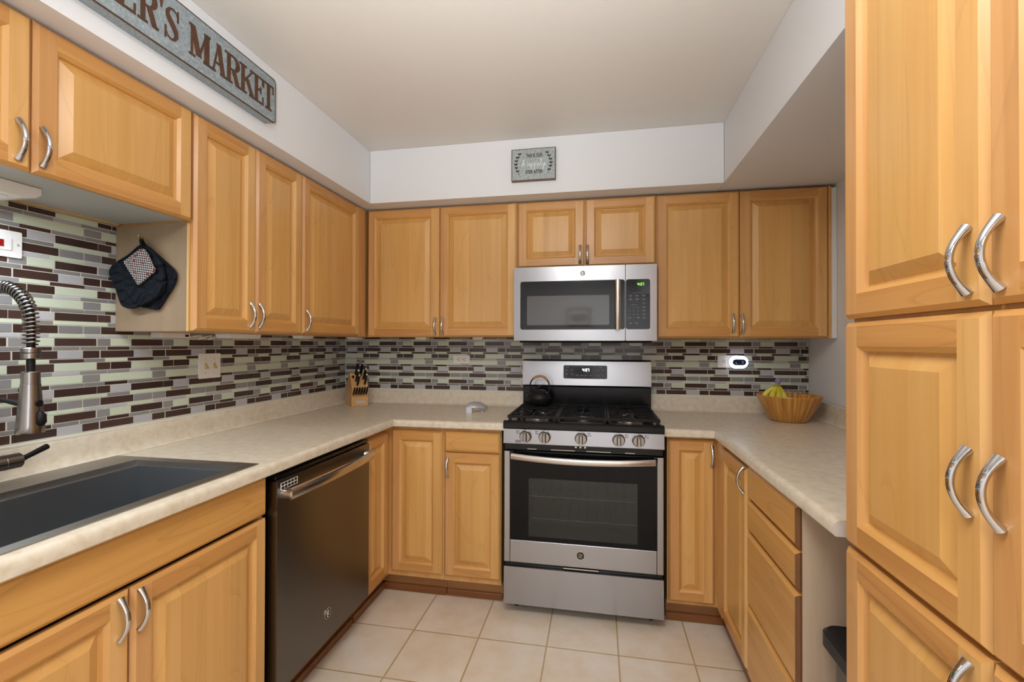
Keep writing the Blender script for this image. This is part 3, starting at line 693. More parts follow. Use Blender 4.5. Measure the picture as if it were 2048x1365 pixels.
def resample(path, n):
    L = [0]
    for a, b in zip(path, path[1:]): L.append(L[-1]+(b-a).length)
    out = []
    for i in range(n):
        t = L[-1]*i/(n-1)
        for j in range(len(L)-1):
            if t <= L[j+1]+1e-9:
                q = (t-L[j])/(L[j+1]-L[j]); out.append(path[j].lerp(path[j+1], q)); break
    return out, L[-1]
cp = [p for p in arc if not (p.x > HX-.001 and p.z < 1.312)]
turns = 44; npt = turns*12; cen, tot = resample(cp, npt+1)
hel = []
for i, p in enumerate(cen):
    t = (cen[min(i+1, npt)]-cen[max(i-1, 0)]).normalized(); s1 = Vector((0,1,0)); s2 = t.cross(s1)
    a = 2*PI*i/12
    hel.append(p+(s1*math.cos(a)+s2*math.sin(a))*.0145)
MB().tube(hel, .0022, 6).build('spring_coil', 'steel_f', c, smooth=60)
MB().lathe([(.0165, 1.312), (.0185, 1.310), (.0185, 1.300), (.017, 1.299), (.0185, 1.297), (.0185, 1.285), (.015, 1.283)], (HX, HY, 0), 24).build('spring_collar', 'steel_f', c, smooth=30)
h = MB().lathe([(.0165, 1.252), (.0178, 1.250), (.0182, 1.222), (.0182, 1.2205), (.0190, 1.220), (.0225, 1.165), (.0268, 1.115), (.0275, 1.100), (.0265, 1.097), (.018, 1.098)], (HX, HY, 0), 32).build('spray_head', 'steel_f', c, smooth=30)
bd = Vector((CAMLOC.x-HX+.25, CAMLOC.y-HY+.75, 0)).normalized()
def on_head(a, z, r):
    q = math.atan2(bd.y, bd.x)+a; return Vector((HX+r*math.cos(q), HY+r*math.sin(q), z))
mb = MB(); p0 = on_head(.28, 1.172, .0195); p1 = on_head(.28, 1.172, .0245); mb.tube([p0, p1], [.009, .0085], 16); mb.build('button', 'black_m', h, smooth=40)
mb = MB(); mb.tube([on_head(.28, 1.118, .0262), on_head(.28, 1.124, .0285), on_head(.28, 1.142, .0275), on_head(.28, 1.150, .0235)], [.006, .0105, .0105, .006], 14, rx=[.006, .008, .008, .006], ref=bd); mb.build('button', 'black_m', h, smooth=50)
mb = MB(); mb.tube([(FX+.016, FY, 1.176), (FX+.10, FY, 1.178), (HX-.0235, HY, 1.168)], [.006, .0055, .0075], 12)
mb.build('holder_arm', 'black_m', c, smooth=40)
MB().lathe([(.0205, .021), (.0205, .062), (.0210, .0625), (.0210, .066), (.0205, .0665), (.0205, .098), (.016, .101)], (FX, FY, .996), 24, axis='y').build('valve_body', 'steel_f', c, smooth=40)
mb = MB(); mb.tube([(FX, FY+.098, .997), (FX+.004, FY+.112, 1.002), (FX+.006, FY+.160, 1.021), (FX+.006, FY+.1625, 1.022)], [.011, .0065, .0072, .006], 14, rx=[.011, .007, .0085, .007]); mb.build('lever', 'black_m', c, smooth=40)

# ------------------------------------------------------------------ dishwasher
c = thing('dishwasher', 'dark stainless steel dishwasher with a bowed bar handle between sink cabinet and corner', 'dishwasher', (.33, -1.2, 0))
MB().box(.03, .600, -1.505, -.877, .10, .876).build('body', 'black_m', c)
mb = MB(); mb.prism(rrect(-1.502, -.880, .150, .862, .006), .606, .6446, 'x'); door = mb.build('door', 'steel_dw', c, bevel=.004)
MB().box(.606, .638, -1.502, -.880, .8645, .879).build('control_strip', 'black', c, bevel=.002)
hp = []
for i in range(15):
    t = -1+2*i/14; hp.append((.6446+.032+.026*(1-t*t), -1.191+t*.288, .815+.006*(1-t*t)))
mb = MB(); mb.tube(hp, .0205, 12, rx=.009, ref=(1,0,0))
for s in (-1, 1): mb.tube([(.6446, -1.191+s*.276, .815), (.6446+.036, -1.191+s*.282, .815)], [.020, .013], 12)
mb.build('handle', 'steel_bar', door, smooth=50)
mb = MB(); mb.box(.6448, .6454, -1.487, -1.398, .828, .852)
for r_ in range(2):
    for q in range(5): mb.box(.6454, .6458, -1.483+q*.0168, -1.470+q*.0168, .8305+r_*.0115, .8395-.001+r_*.0115, 1)
mb.build('care_sticker', ['plastic_w', 'black_m'], door)
MB().box(.52, .545, -1.502, -.880, .004, .095).build('toe_panel', 'wood_dark', c)
MB().box(.546, .561, -1.502, -.880, .001, .032).build('toe_moulding', 'wood_shoe', c)
def emblem(parent, pos, axis, R):
    """round maker's badge: chrome ring, dark field, two script capitals entwined in curls"""
    mb = MB(); L = MB()
    mk = (lambda u, v, d: (pos[0]+u, pos[1]-d, pos[2]+v)) if axis == 'y' else (lambda u, v, d: (pos[0]+d, pos[1]+u, pos[2]+v))
    n = 32
    for r0, r1, d, m in ((0, R*.90, .0012, 1), (R*.87, R, .002, 0)):
        vs = [mk(r1*math.cos(2*PI*k/n), r1*math.sin(2*PI*k/n), 0) for k in range(n)]+[mk(r1*math.cos(2*PI*k/n), r1*math.sin(2*PI*k/n), d) for k in range(n)]
        vs += [mk(r0*math.cos(2*PI*k/n), r0*math.sin(2*PI*k/n), d) for k in range(n)]
        fs = [(k, (k+1) % n, n+(k+1) % n, n+k) for k in range(n)]+[(n+k, n+(k+1) % n, 2*n+(k+1) % n, 2*n+k) for k in range(n)]
        mb.add(vs, fs, m)
    def stroke(pts, w=.05):
        mb.tube([mk(u*R, v*R, .0016) for u, v in pts], R*w, 6, 0)
    arc_ = lambda cu, cv, r, a0, a1, k=10: [(cu+r*math.cos(math.radians(a0+(a1-a0)*i/k)), cv+r*math.sin(math.radians(a0+(a1-a0)*i/k))) for i in range(k+1)]
    stroke(arc_(-.2, .12, .24, 20, 300)); stroke(arc_(-.14, -.22, .2, 80, -150)); stroke([(-.28, .34), (.02, .3), (-.06, -.1), (-.14, -.42)])
    stroke(arc_(.24, .24, .17, 330, 80, 10)); stroke(arc_(.24, -.12, .22, 90, 330)); stroke(arc_(.3, .06, .1, 0, 200, 6))
    for a in (45, 135, 225, 315): stroke(arc_(.56*math.cos(math.radians(a)), .56*math.sin(math.radians(a)), .16, a+100, a+330, 8), .035)
    for a in (0, 90, 180, 270): stroke(arc_(.68*math.cos(math.radians(a)), .68*math.sin(math.radians(a)), .09, a, a+300, 6), .03)
    mb.build('emblem', ['steel_bar', 'black'], parent, smooth=40)
emblem(door, (.6447, -1.210, .258), 'x', .0205)

# ------------------------------------------------------------------ microwave
MY = -.385
c = thing('microwave', 'stainless over-the-range microwave with a black glass door and keypad', 'microwave', (1.614, -.2, 1.343))
MB().box(1.2435, 1.9945, MY+.034, -.008, 1.3455, 1.746).build('casing', 'black_m', c)
MB().box(1.262, 1.976, MY+.060, -.03, 1.332, 1.3445).build('vent_base', 'black_m', c)
d = MB().prism(rrect(1.2395, 1.8335, 1.343, 1.7435, .004, 3), MY+.032, MY, 'y').build('door', 'steel', c, bevel=.003)
MB().prism(rrect(1.275, 1.8325, 1.403, 1.6655, .012), MY-.0015, MY-.0002, 'y').build('door_glass', 'mw_black', d)
MB().prism(rrect(1.312, 1.752, 1.427, 1.586, .006), MY-.0024, MY-.0017, 'y').build('window', 'mw_window', d)
hz = [(1.796, MY-.002, 1.405), (1.796, MY-.030, 1.412)] 
hp = [(1.796, MY-.024-.012*(1-(2*i/12-1)**2), 1.403+(1.663-1.403)*i/12) for i in range(13)]
mb = MB(); mb.tube(hp, .008, 12, rx=.0145, ref=(1,0,0)); mb.box(1.786, 1.806, MY-.026, MY-.0026, 1.409, 1.425); mb.box(1.786, 1.806, MY-.026, MY-.0026, 1.641, 1.657)
mb.build('handle', 'steel_bar', d, smooth=50)
emblem(d, (1.613, MY-.0003, 1.704), 'y', .0165)
p = MB().prism(rrect(1.8365, 1.9945, 1.343, 1.7435, .004, 3), MY+.032, MY, 'y').build('control_panel', 'steel', c, bevel=.003)
MB().prism(rrect(1.8372, 1.9605, 1.403, 1.6655, .012), MY-.0015, MY-.0002, 'y').build('keypad', 'mw_black', p)
mb = MB(); y = MY-.0016; x = 1.896
for ch in '4:37':
    if ch == ':':
        mb.box(x, x+.0022, y-.0006, y, 1.6345, 1.637); mb.box(x, x+.0022, y-.0006, y, 1.6405, 1.643); x += .005
    else: seg7(mb, ch, x, y, 1.632, .0075, .0135, .0018); x += .0102
mb.build('clock_display', 'green_led', p)
mb = MB()
for r_ in range(3):
    for q in range(3): add_text(mb, str(r_*3+q+1), 1.856+q*.0215, y, 1.517-r_*.0185, .011)
add_text(mb, '0', 1.8775, y, 1.4615, .011)
for z, xs in ((1.580, (1.862, 1.893, 1.928)), (1.562, (1.862, 1.895, 1.928)), (1.540, (1.929,)), (1.520, (1.929,)), (1.5015, (1.929,)), (1.483, (1.929,)), (1.464, (1.929, 1.8555, 1.899)), (1.436, (1.862, 1.892))):
    for x in xs: mb.box(x-.009, x+.009, y-.0005, y, z-.0012, z+.0012); mb.box(x-.006, x+.006, y-.0005, y, z-.0052, z-.0034)
mb.box(1.872, 1.918, y-.0005, y, 1.594, 1.5953); mb.box(1.862, 1.895, y-.0005, y, 1.5315, 1.5328)
mb.build('key_legends', 'grey_print', p)

# ------------------------------------------------------------------ gas range
RX0, RX1 = 1.2395, 1.9945
c = thing('gas_range', 'freestanding stainless gas range with black cast-iron grates and five knobs', 'stove', (1.617, -.35, 0))
mb = MB()
mb.box(RX0, RX0+.012, -.600, -.03, .055, .908); mb.box(RX1-.012, RX1, -.600, -.03, .055, .908)
mb.box(RX0+.012, RX1-.012, -.045, -.03, .055, .908); mb.box(RX0+.012, RX1-.012, -.600, -.045, .055, .07)
mb.box(RX0+.012, RX1-.012, -.600, -.045, .22, .26); mb.box(RX0+.012, RX1-.012, -.600, -.045, .80, .905)
mb.build('body', 'black_m', c)
mb = MB(); mb.box(1.30, 1.305, -.598, -.15, .262, .798); mb.box(1.93, 1.935, -.598, -.15, .262, .798); mb.box(1.305, 1.93, -.155, -.15, .262, .798); mb.box(1.305, 1.93, -.598, -.155, .262, .268)
mb.build('oven_cavity', 'enamel_grey', c)
for z in (.455, .565):
    mb = MB()
    for k in range(14): mb.tube([(1.31+.615*k/13, -.585, z), (1.31+.615*k/13, -.17, z)], .0022, 6)
    mb.tube([(1.307, -.585, z), (1.928, -.585, z)], .0035, 6); mb.tube([(1.307, -.17, z), (1.928, -.17, z)], .0035, 6)
    mb.build('oven_rack', 'steel_bar', c)
for x in (1.29, 1.945):
    for yy in (-.56, -.10): MB().lathe([(.012, .001), (.016, .004), (.016, .012), (.010, .014), (.010, .054)], (x, yy, 0), 14).build('foot', 'black_m', c, smooth=40)
# drawer
dr = MB().prism(rrect(RX0+.001, RX1-.001, .052, .2345, .004, 3), -.622, -.650, 'y').build('storage_drawer', 'steel', c, bevel=.004)
MB().box(RX0+.006, RX1-.006, -.632, -.6225, .236, .256).build('drawer_recess', 'black', c)
MB().prism([(1.53, .2465), (1.70, .2465), (1.696, .2520), (1.534, .2520)], -.633, -.650, 'y').build('drawer_lip', 'steel_bar', c)
# oven door with a real window
DZ0, DZ1 = .2575, .803; DY = -.650
mb = MB()
gx0, gx1, gz0 = 1.2705, 1.9635, .367
mb.box(RX0+.001, gx0, -.606, DY, DZ0, DZ1-.004); mb.box(gx1, RX1-.001, -.606, DY, DZ0, DZ1-.004); mb.box(gx0, gx1, -.606, DY, DZ0, gz0)
od = mb.build('oven_door', 'steel', c, bevel=.003)
mb = MB(); wx0, wx1, wz0, wz1 = 1.362, 1.876, .388, .672; g0, g1 = DY-.0015, DY+.012
mb.box(gx0+.0005, wx0, g0, g1, gz0+.0005, DZ1); mb.box(wx1, gx1-.0005, g0, g1, gz0+.0005, DZ1); mb.box(wx0, wx1, g0, g1, gz0+.0005, wz0); mb.box(wx0, wx1, g0, g1, wz1, DZ1)
mb.build('door_glass', 'glassblack', od)
MB().box(wx0, wx1, g0+.0006, g0+.004, wz0, wz1).build('oven_window', 'oven_glass', od)
mb = MB(); mb.box(gx0, gx1, -.618, -.606, .762, .799); mb.build('vent_trim', 'black', od)
hp = [(1.281+(1.953-1.281)*i/16, DY-.026-.024*(1-(2*i/16-1)**2), .781-.010*(1-(2*i/16-1)**2)) for i in range(17)]
mb = MB(); mb.tube(hp, .0165, 12, rx=.010, ref=(0,1,0))
for x in (1.296, 1.938): mb.box(x-.012, x+.012, DY-.030, DY-.0016, .771, .789)
mb.build('handle', 'steel_bar', od, smooth=50)
emblem(od, (1.613, DY-.0003, .316), 'y', .0210)
# vents in the gap above the door
mb = MB(); mb.box(RX0+.004, RX1-.004, -.606, -.640, .806, .834)
mb.build('vent_gap', 'black', c)
for x0, x1 in ((1.355, 1.40), (1.47, 1.585), (1.64, 1.755), (1.82, 1.865)): MB().box(x0, x1, -.6412, -.6402, .810, .8125).build('vent_slot', 'steel_bar', c)
for x in (1.590, 1.612, 1.634): MB().box(x-.004, x+.004, -.6435, -.6402, .826, .833).build('latch_tab', 'steel_bar', c)
# control panel (slightly raked) and knobs
CY = -.6557
mb = MB(); mb.prism([(-.606, .8365), (CY, .8365), (CY+.006, .9105), (-.606, .9105)], RX0-.001, RX1+.001, 'x')
cpn = mb.build('control_panel', 'steel', c, bevel=.003)
for x, side, txt in ((1.348, -1, 'Front'), (1.441, -1, 'Rear'), (1.615, 1, 'Center'), (1.790, 1, 'Rear'), (1.880, 1, 'Front')):
    mb = MB(); lx = x+side*.037; yy = CY+.0028
    add_text(mb, txt, lx, yy, .889, .0085)
    for q in range(4):
        mb.box(lx-.008+q*.0045, lx-.0055+q*.0045, yy+.0004, yy+.0012, .8985, .9005); mb.box(lx-.008+q*.0045, lx-.0055+q*.0045, yy-.0004, yy+.0008, .895, .8955)
    mb.box(lx-.008 if txt != 'Center' else lx-.002, lx-.004 if txt != 'Center' else lx+.002, yy-.0004, yy+.0006, .896, .900)
    mb.prism([(x-.0022, .9055), (x+.0022, .9055), (x, .9015)], CY+.0040, CY+.0052, 'y')
    mb.build('burner_legend', 'dark_print', cpn)
mb = MB(); add_text(mb, 'SIMMER', 1.312, CY-.0002, .8520, .0075); add_text(mb, 'BURNER', 1.312, CY-.0004, .8455, .0075)
mb.build('burner_legend', 'dark_print', cpn)
for x in (1.348, 1.441, 1.615, 1.790, 1.880):
    z = .8755
    mb = MB(); mb.lathe([(.0295, CY+.0005), (.0295, CY-.004), (.0265, CY-.006), (.0258, CY-.020), (.0240, CY-.0225), (.012, CY-.0228)], (x, 0, z), 32, axis='y')
    k = mb.build('knob', 'knob_steel', c, smooth=35)
    mb = MB(); mb.prism(rrect(x-.0050, x+.0050, z-.0235, z+.0235, .004, 3), CY-.0228, CY-.0345, 'y'); mb.box(x-.0014, x+.0014, CY-.0352, CY-.0346, z+.014, z+.0230, 1); mb.box(x-.0098, x-.0056, CY-.0234, CY-.0229, z-.0205, z+.0205, 1); mb.box(x+.0056, x+.0098, CY-.0234, CY-.0229, z-.0205, z+.0205, 1)
    mb.build('grip', ['knob_steel', 'black'], k)
# cooktop
mb = MB(); mb.prism([(-.030, .9105), (-.658, .9105), (-.664, .916), (-.664, .938), (-.656, .946), (-.640, .948), (-.632, .938), (-.626, .928), (-.030, .928)], RX0-.001, RX1+.001, 'x')
mb.build('cooktop', 'black', c, smooth=30)
# backguard
MB().box(RX0+.006, RX1+.001, -.105, -.012, .9285, 1.072).build('backguard_base', 'black', c, bevel=.004)
mb = MB(); mb.prism([(-.012, 1.074), (-.118, 1.074), (-.122, 1.080), (-.110, 1.224), (-.100, 1.2315), (-.012, 1.2315)], RX0+.005, RX1+.001, 'x')
bg = mb.build('backguard', 'steel', c, bevel=.003)
def bgy(z): return -.122+(z-1.080)/(1.224-1.080)*.012
mb = MB(); pl = rrect(1.491, 1.7465, 1.120, 1.1985, .008)
vs = [(x, bgy(z)-.0004, z) for x, z in pl]+[(x, bgy(z)-.0022, z) for x, z in pl]; n = len(pl)
mb.add(vs, [(k, (k+1) % n, n+(k+1) % n, n+k) for k in range(n)]+[tuple(range(n, 2*n))])
dp = mb.build('display_panel', 'mw_black', bg)
mb = MB(); x = 1.603; z = 1.163
for ch in '4:37':
    yy = bgy(z)-.0030
    if ch == ':': mb.box(x, x+.002, yy, yy+.0006, z+.004, z+.006); mb.box(x, x+.002, yy, yy+.0006, z+.010, z+.012); x += .004
    else: seg7(mb, ch, x, yy+.0004, z, .0095, .0165, .0026); x += .0128
mb.build('clock_display', 'white_led', dp)
mb = MB()
for z, xs in ((1.188, (1.517, 1.71)), (1.172, (1.511, 1.541, 1.694, 1.722)), (1.147, (1.511, 1.541)), (1.141, (1.572, 1.600, 1.622, 1.652, 1.694, 1.720)), (1.126, (1.71,))):
    for x in xs: mb.box(x-.008, x+.008, bgy(z)-.0030, bgy(z)-.0024, z-.0011, z+.0011); mb.box(x-.005, x+.005, bgy(z)-.0030, bgy(z)-.0024, z-.0048, z-.0032)
mb.build('key_legends', 'grey_print', dp)
# burners
for x, yy, r_ in ((1.385, -.50, .050), (1.385, -.22, .040), (1.617, -.36, .046), (1.850, -.50, .050), (1.850, -.22, .040)):
    b_ = MB().lathe([(r_+.012, .9283), (r_+.010, .936), (r_, .939), (r_*.98, .9425)], (x, yy, 0), 28).build('burner', 'steel_sink', c, smooth=40)
    MB().lathe([(r_*.55, .943), (r_*.9, .943), (r_*.9, .9475), (r_*.8, .9505), (r_*.1, .9515)], (x, yy, 0), 28).build('burner_cap', 'iron', b_, smooth=40)
# grates
def bar(mb, a, b, w_=.0065, h=.0060, z=.972):
    w_ *= .85; ch = .0026
    a, b = Vector((*a, z)), Vector((*b, z)); t = (b-a).normalized(); s_ = Vector((-t.y, t.x, 0)); U = Vector((0, 0, 1))
    vs = []
    for p in (a, b):
        vs += [p+s_*w_*.8-U*h, p-s_*w_*.8-U*h, p-s_*w_-U*ch, p-s_*w_*.35, p+s_*w_*.35, p+s_*w_-U*ch]
    mb.add(vs, [(0,1,2,3,4,5), (11,10,9,8,7,6)]+[(k, 6+k, 6+(k+1) % 6, (k+1) % 6) for k in range(6)])
def grate(x0, x1, kind):
    mb = MB(); y0, y1 = -.628, -.118; xc = (x0+x1)/2
    bar(mb, (x0+.004, y0), (x0+.004, y1), .007, .016); bar(mb, (x1-.004, y0), (x1-.004, y1), .007, .016)
    bar(mb, (x0, y0+.004), (x1, y0+.004), .007, .014); bar(mb, (x0, y1-.004), (x1, y1-.004), .007, .014)
    n = 7
    for k in range(1, n+1):
        yy = y0+(y1-y0)*k/(n+1)
        if kind == 'side':
            near = min(abs(yy+.50), abs(yy+.22))
            g = .010 if near > .09 else .045*(1-near/.12)
            if g < .012: bar(mb, (x0, yy), (x1, yy), .005)
            else: bar(mb, (x0, yy), (xc-g, yy), .005); bar(mb, (xc+g, yy), (x1, yy), .005)
        else:
            g = .032 if abs(yy+.37) < .14 else 0
            if g == 0: bar(mb, (x0, yy), (x1, yy), .005)
            else: bar(mb, (x0, yy), (xc-g, yy), .005); bar(mb, (xc+g, yy), (x1, yy), .005)
    if kind == 'side':
        for yc in (-.50, -.22):
            for sx in (-1, 1):
                for sy in (-1, 1): bar(mb, (xc+sx*.095, yc+sy*.085), (xc+sx*.010, yc+sy*.010), .005)
            bar(mb, (xc, yc-.11), (xc, yc-.012), .005); bar(mb, (xc, yc+.012), (xc, yc+.11), .005)
    else:
        bar(mb, (xc, -.50), (xc, -.385), .006); bar(mb, (xc, -.345), (xc, -.22), .006)
    # feet
    for px in (x0+.010, x1-.010):
        for py in (y0+.008, -.37, y1-.010):
            mb.add([(px-.008, py-.007, .9292), (px+.008, py-.007, .9292), (px+.008, py+.007, .9292), (px-.008, py+.007, .9292), (px-.006, py-.006, .962), (px+.006, py-.006, .962), (px+.006, py+.006, .962), (px-.006, py+.006, .962)],
                   [(0,3,2,1),(4,5,6,7),(0,1,5,4),(1,2,6,5),(2,3,7,6),(3,0,4,7)])
    return mb.build('grate', 'iron', c)
grate(1.2545, 1.494, 'side'); grate(1.4975, 1.7365, 'mid'); grate(1.740, 1.9795, 'side')
# kettle
KX, KY, KZ = 1.362, -.225, .9726
c = thing('kettle', 'small black cast-iron kettle with a cane-wrapped arched handle on the rear left burner', 'kettle', (KX, KY, KZ))
bdy = MB().lathe([(.040, KZ), (.052, KZ+.004), (.066, KZ+.022), (.0695, KZ+.038), (.067, KZ+.040), (.064, KZ+.056), (.052, KZ+.070), (.043, KZ+.074)], (KX, KY, 0), 32).build('body', 'iron', c, smooth=35)
ld = MB().lathe([(.043, KZ+.0745), (.040, KZ+.080), (.026, KZ+.086), (.006, KZ+.088), (.005, KZ+.094)], (KX, KY, 0), 28).build('lid', 'iron', c, smooth=40)
MB().lathe([(.004, KZ+.0945), (.009, KZ+.099), (.010, KZ+.104), (.007, KZ+.110), (.001, KZ+.112)], (KX, KY, 0), 16).build('lid_knob', 'black', ld, smooth=60)
MB().tube([(KX-.056, KY, KZ+.038), (KX-.078, KY, KZ+.052), (KX-.088, KY, KZ+.068)], [.015, .011, .008], 12).build('spout', 'iron', c, smooth=50)
hp = [(KX+.056*math.cos(a), KY, KZ+.108+.058*math.sin(a)) for a in [math.radians(190-200*i/24) for i in range(25)]]
hp = [(KX-.051, KY, KZ+.070)]+hp+[(KX+.051, KY, KZ+.070)]
hd = MB().tube(hp, .0042, 10).build('handle', 'iron', c, smooth=60)
MB().tube(hp[8:20], .0068, 12).build('cane_grip', 'copper', hd, smooth=60)

# ------------------------------------------------------------------ knife block
kb_loc = Vector((.186, -.242, ZCT+.0006)); ang = math.radians(43)
c = thing('knife_block', 'oak knife block holding black-handled knives in the left counter corner', 'knife block', kb_loc, rotz=ang)
# local: x across the front (0..W), y back into the corner, z up
W = .102
pr_ = [(0, 0), (.172, 0), (.180, .030), (.178, .085), (.062, .212), (.050, .207), (-.004, .122), (-.006, .112), (.014, .066), (0, .060)]
MB().prism(pr_, 0, W, 'x').build('block', 'block', c, world=False, bevel=.002)
pl = MB(); pl.prism(rrect(.028, .080, .018, .036, .003), -.0012, -.0001, 'y'); pl.build('name_plate', 'pewter', c, world=False, bevel=.0005)
kd = Vector((0, -.66, .75)).normalized()
def knife(x, yb, zb, ln, r, steel_cap=True):
    p0 = Vector((x, yb, zb)); side = Vector((1,0,0))
    mb = MB(); pts = [p0+kd*ln*t for t in (0, .1, .45, .8, 1)]
    up_ = side.cross(kd)
    pts = [p+up_*(.004*math.sin(t*PI)) for p, t in zip(pts, (0, .1, .45, .8, 1))]
    mb.tube(pts, [r*.9, r, r*1.05, r*1.0, r*.95], 10, rx=[r*.62]*5, ref=(1,0,0))
    k = mb.build('knife_handle', 'black', c, world=False, smooth=60)
    if steel_cap:
        mb = MB(); mb.tube([pts[-1], pts[-1]+kd*.010, pts[-1]+kd*.014], [r*1.0, r*1.0, r*.5], 12, rx=[r*.7, r*.7, r*.4], ref=(1,0,0)); mb.build('end_cap', 'chrome', k, world=False, smooth=40)
def tp(t): return (-.004+t*.054, .124+t*.083)   # along the steep top face
for x, t, ln, r in ((.034, .92, .100, .0125), (.060, .80, .105, .013), (.030, .42, .088, .0105), (.034, .12, .082, .0100), (.078, .55, .085, .011), (.080, .18, .078, .0098)):
    yb, zb = tp(t); knife(x, yb-.001, zb+.001, ln, r)
yb, zb = tp(.72); mb = MB(); mb.tube([Vector((.016, yb-.001, zb)), Vector((.016, yb, zb))+Vector((0, -.003, .004))], .02, 12, rx=.006, ref=(1,0,0)); mb.build('scissors_handle', 'black', c, world=False)
for k in range(6):
    x = .012+k*.0155; p0 = Vector((x, .008, .073)); knife(x, .006, .076, .058, .0078, False)

# ------------------------------------------------------------------ small things on the counters
c = thing('spoon_rest', 'small pewter spoon rest with one stub leg on the counter left of the stove', 'spoon rest', (1.005, -.30, ZCT+.0006))
mb = MB(); z0 = ZCT
path = [(.958, -.335, z0+.040), (.972, -.33, z0+.043), (1.0, -.312, z0+.044), (1.035, -.285, z0+.038), (1.055, -.268, z0+.028), (1.062, -.262, z0+.022)]
mb.tube(path, [.003, .009, .011, .012, .008, .003], 12, rx=[.008, .026, .034, .033, .022, .007], ref=(.5, -.8, -.42))
mb.build('tray', 'pewter', c, smooth=60)
MB().prism([(.958, -.356), (.992, -.345), (.988, -.322), (.954, -.333)], z0+.0006, z0+.036, 'z').build('leg', 'pewter', c, bevel=.003)
MB().tube([(1.03, -.288, z0+.030), (1.035, -.284, z0+.001)], [.010, .008], 10).build('leg', 'pewter', c, smooth=60)
# bamboo bowl and bananas
BX, BY = 2.664, -.262
c = thing('bowl', 'flared bamboo bowl with bananas in it on the right counter', 'bowl', (BX, BY, ZCT+.0006))
m_, nt_, b_ = new_mat('bamboo_staves')
N = nt_.nodes.new; L = nt_.links.new
tc = N('ShaderNodeTexCoord'); sp = N('ShaderNodeSeparateXYZ'); L(tc.outputs['Object'], sp.inputs[0])
at = N('ShaderNodeMath'); at.operation = 'ARCTAN2'; L(sp.outputs['Y'], at.inputs[0]); L(sp.outputs['X'], at.inputs[1])
mu = N('ShaderNodeMath'); mu.operation = 'MULTIPLY'; mu.inputs[1].default_value = 9.5; L(at.outputs[0], mu.inputs[0])
n_ = N('ShaderNodeTexNoise'); n_.noise_dimensions = '2D'; n_.inputs['Scale'].default_value = 1.1; n_.inputs['Detail'].default_value = 5
cb_ = N('ShaderNodeCombineXYZ'); L(mu.outputs[0], cb_.inputs[0]); zz = N('ShaderNodeMath'); zz.operation = 'MULTIPLY'; zz.inputs[1].default_value = 5; L(sp.outputs['Z'], zz.inputs[0]); L(zz.outputs[0], cb_.inputs[1])
L(cb_.outputs[0], n_.inputs['Vector'])
cr_ = N('ShaderNodeValToRGB'); e = cr_.color_ramp.elements; e[0].position = .3; e[0].color = lin(160, 100, 36); e[1].position = .72; e[1].color = lin(216, 166, 88); q_ = e.new(.5); q_.color = lin(194, 136, 58)
L(n_.outputs['Fac'], cr_.inputs[0]); L(cr_.outputs[0], b_.inputs['Base Color']); b_.inputs['Roughness'].default_value = .35; b_.inputs['Coat Weight'].default_value = .3
M['bamboo'] = m_
MB().lathe([(.080, ZCT+.0006), (.088, ZCT+.006), (.118, ZCT+.062), (.1515, ZCT+.130), (.1505, ZCT+.1335), (.1465, ZCT+.1335), (.143, ZCT+.129), (.112, ZCT+.064), (.082, ZCT+.014), (.01, ZCT+.010)], (BX, BY, 0), 56).build('shell', 'bamboo', c, smooth=35)
c = thing('banana_bunch', 'bunch of yellow-green bananas leaning in the bamboo bowl', 'bananas', (BX-.04, BY, ZCT+.05))
st = Vector((2.612, -.268, 1.134))
for k, (dx, dy) in enumerate(((-.066, -.004), (-.044, -.042), (-.014, -.056), (.012, -.044), (-.056, .026))):
    pts = []; r = []
    for i in range(11):
        t = i/10
        out = math.sin(t*PI*.88)**.85 if t > 0 else 0
        pts.append(st+Vector((dx*out, dy*out, -.020-.094*t-.010*math.sin(t*PI))))
        r.append(.0060 if t < .05 else (.0070+.0110*math.sin(min(1, t/.75)*PI/2)**1.3) if t < .85 else .0180*(1-t)/.15+.004)
    b_ = MB().tube(pts, r, 10, rx=[q*.92 for q in r]).build('banana', 'banana', c, smooth=60)
    MB().tube([st+Vector((0,0,-.004)), pts[0], pts[1]], [.0068, .0066, .0084], 10).build('neck', 'banana_g', b_, smooth=60)
MB().tube([st+Vector((-.003, 0, -.012)), st, st+Vector((.004, 0, .012)), st+Vector((.005, 0, .016))], [.013, .0145, .013, .006], 12).build('stem_wrap', 'wrap', c, smooth=60)

# ------------------------------------------------------------------ wall plates, outlets, plug-in light
def plate_left(name, label, y0, y1, z0, z1, cat):
    c = thing(name, label, cat, (.006, (y0+y1)/2, z0))
    MB().prism(rrect(y0, y1, z0, z1, .004, 3), .0062, .0112, 'x').build('cover_plate', 'plastic_c', c, bevel=.0015)
    return c
c = plate_left('light_switch', 'ivory double toggle switch plate on the left mosaic wall', -1.177, -1.0635, 1.1705, 1.279, 'switch')
for y in (-1.1435, -1.0975):
    t_ = MB().box(.0114, .0128, y-.0055, y+.0055, 1.2125, 1.237).build('toggle_slot', 'ivory_dark', c)
    MB().prism([(.0130, 1.217), (.0130, 1.229), (.0235, 1.219), (.0235, 1.213)], y-.004, y+.004, 'y').build('toggle', 'ivory_dark', t_, bevel=.001)
    for z in (1.194, 1.2555): MB().lathe([(.003, .0113), (.003, .0125), (.001, .013)], (0, y, z), 10, axis='x').build('screw', 'pewter', c)
c = plate_left('disposal_switch', 'white switch plate with a red indicator on the tile left of the pot holders', -1.915, -1.7955, 1.574, 1.651, 'switch')
r_ = MB().prism(rrect(-1.889, -1.8215, 1.5935, 1.6295, .003, 3), .0114, .0136, 'x').build('rocker', 'plastic_w', c, bevel=.001)
MB().box(.0138, .0148, -1.853, -1.840, 1.602, 1.622).build('indicator', 'red', r_)
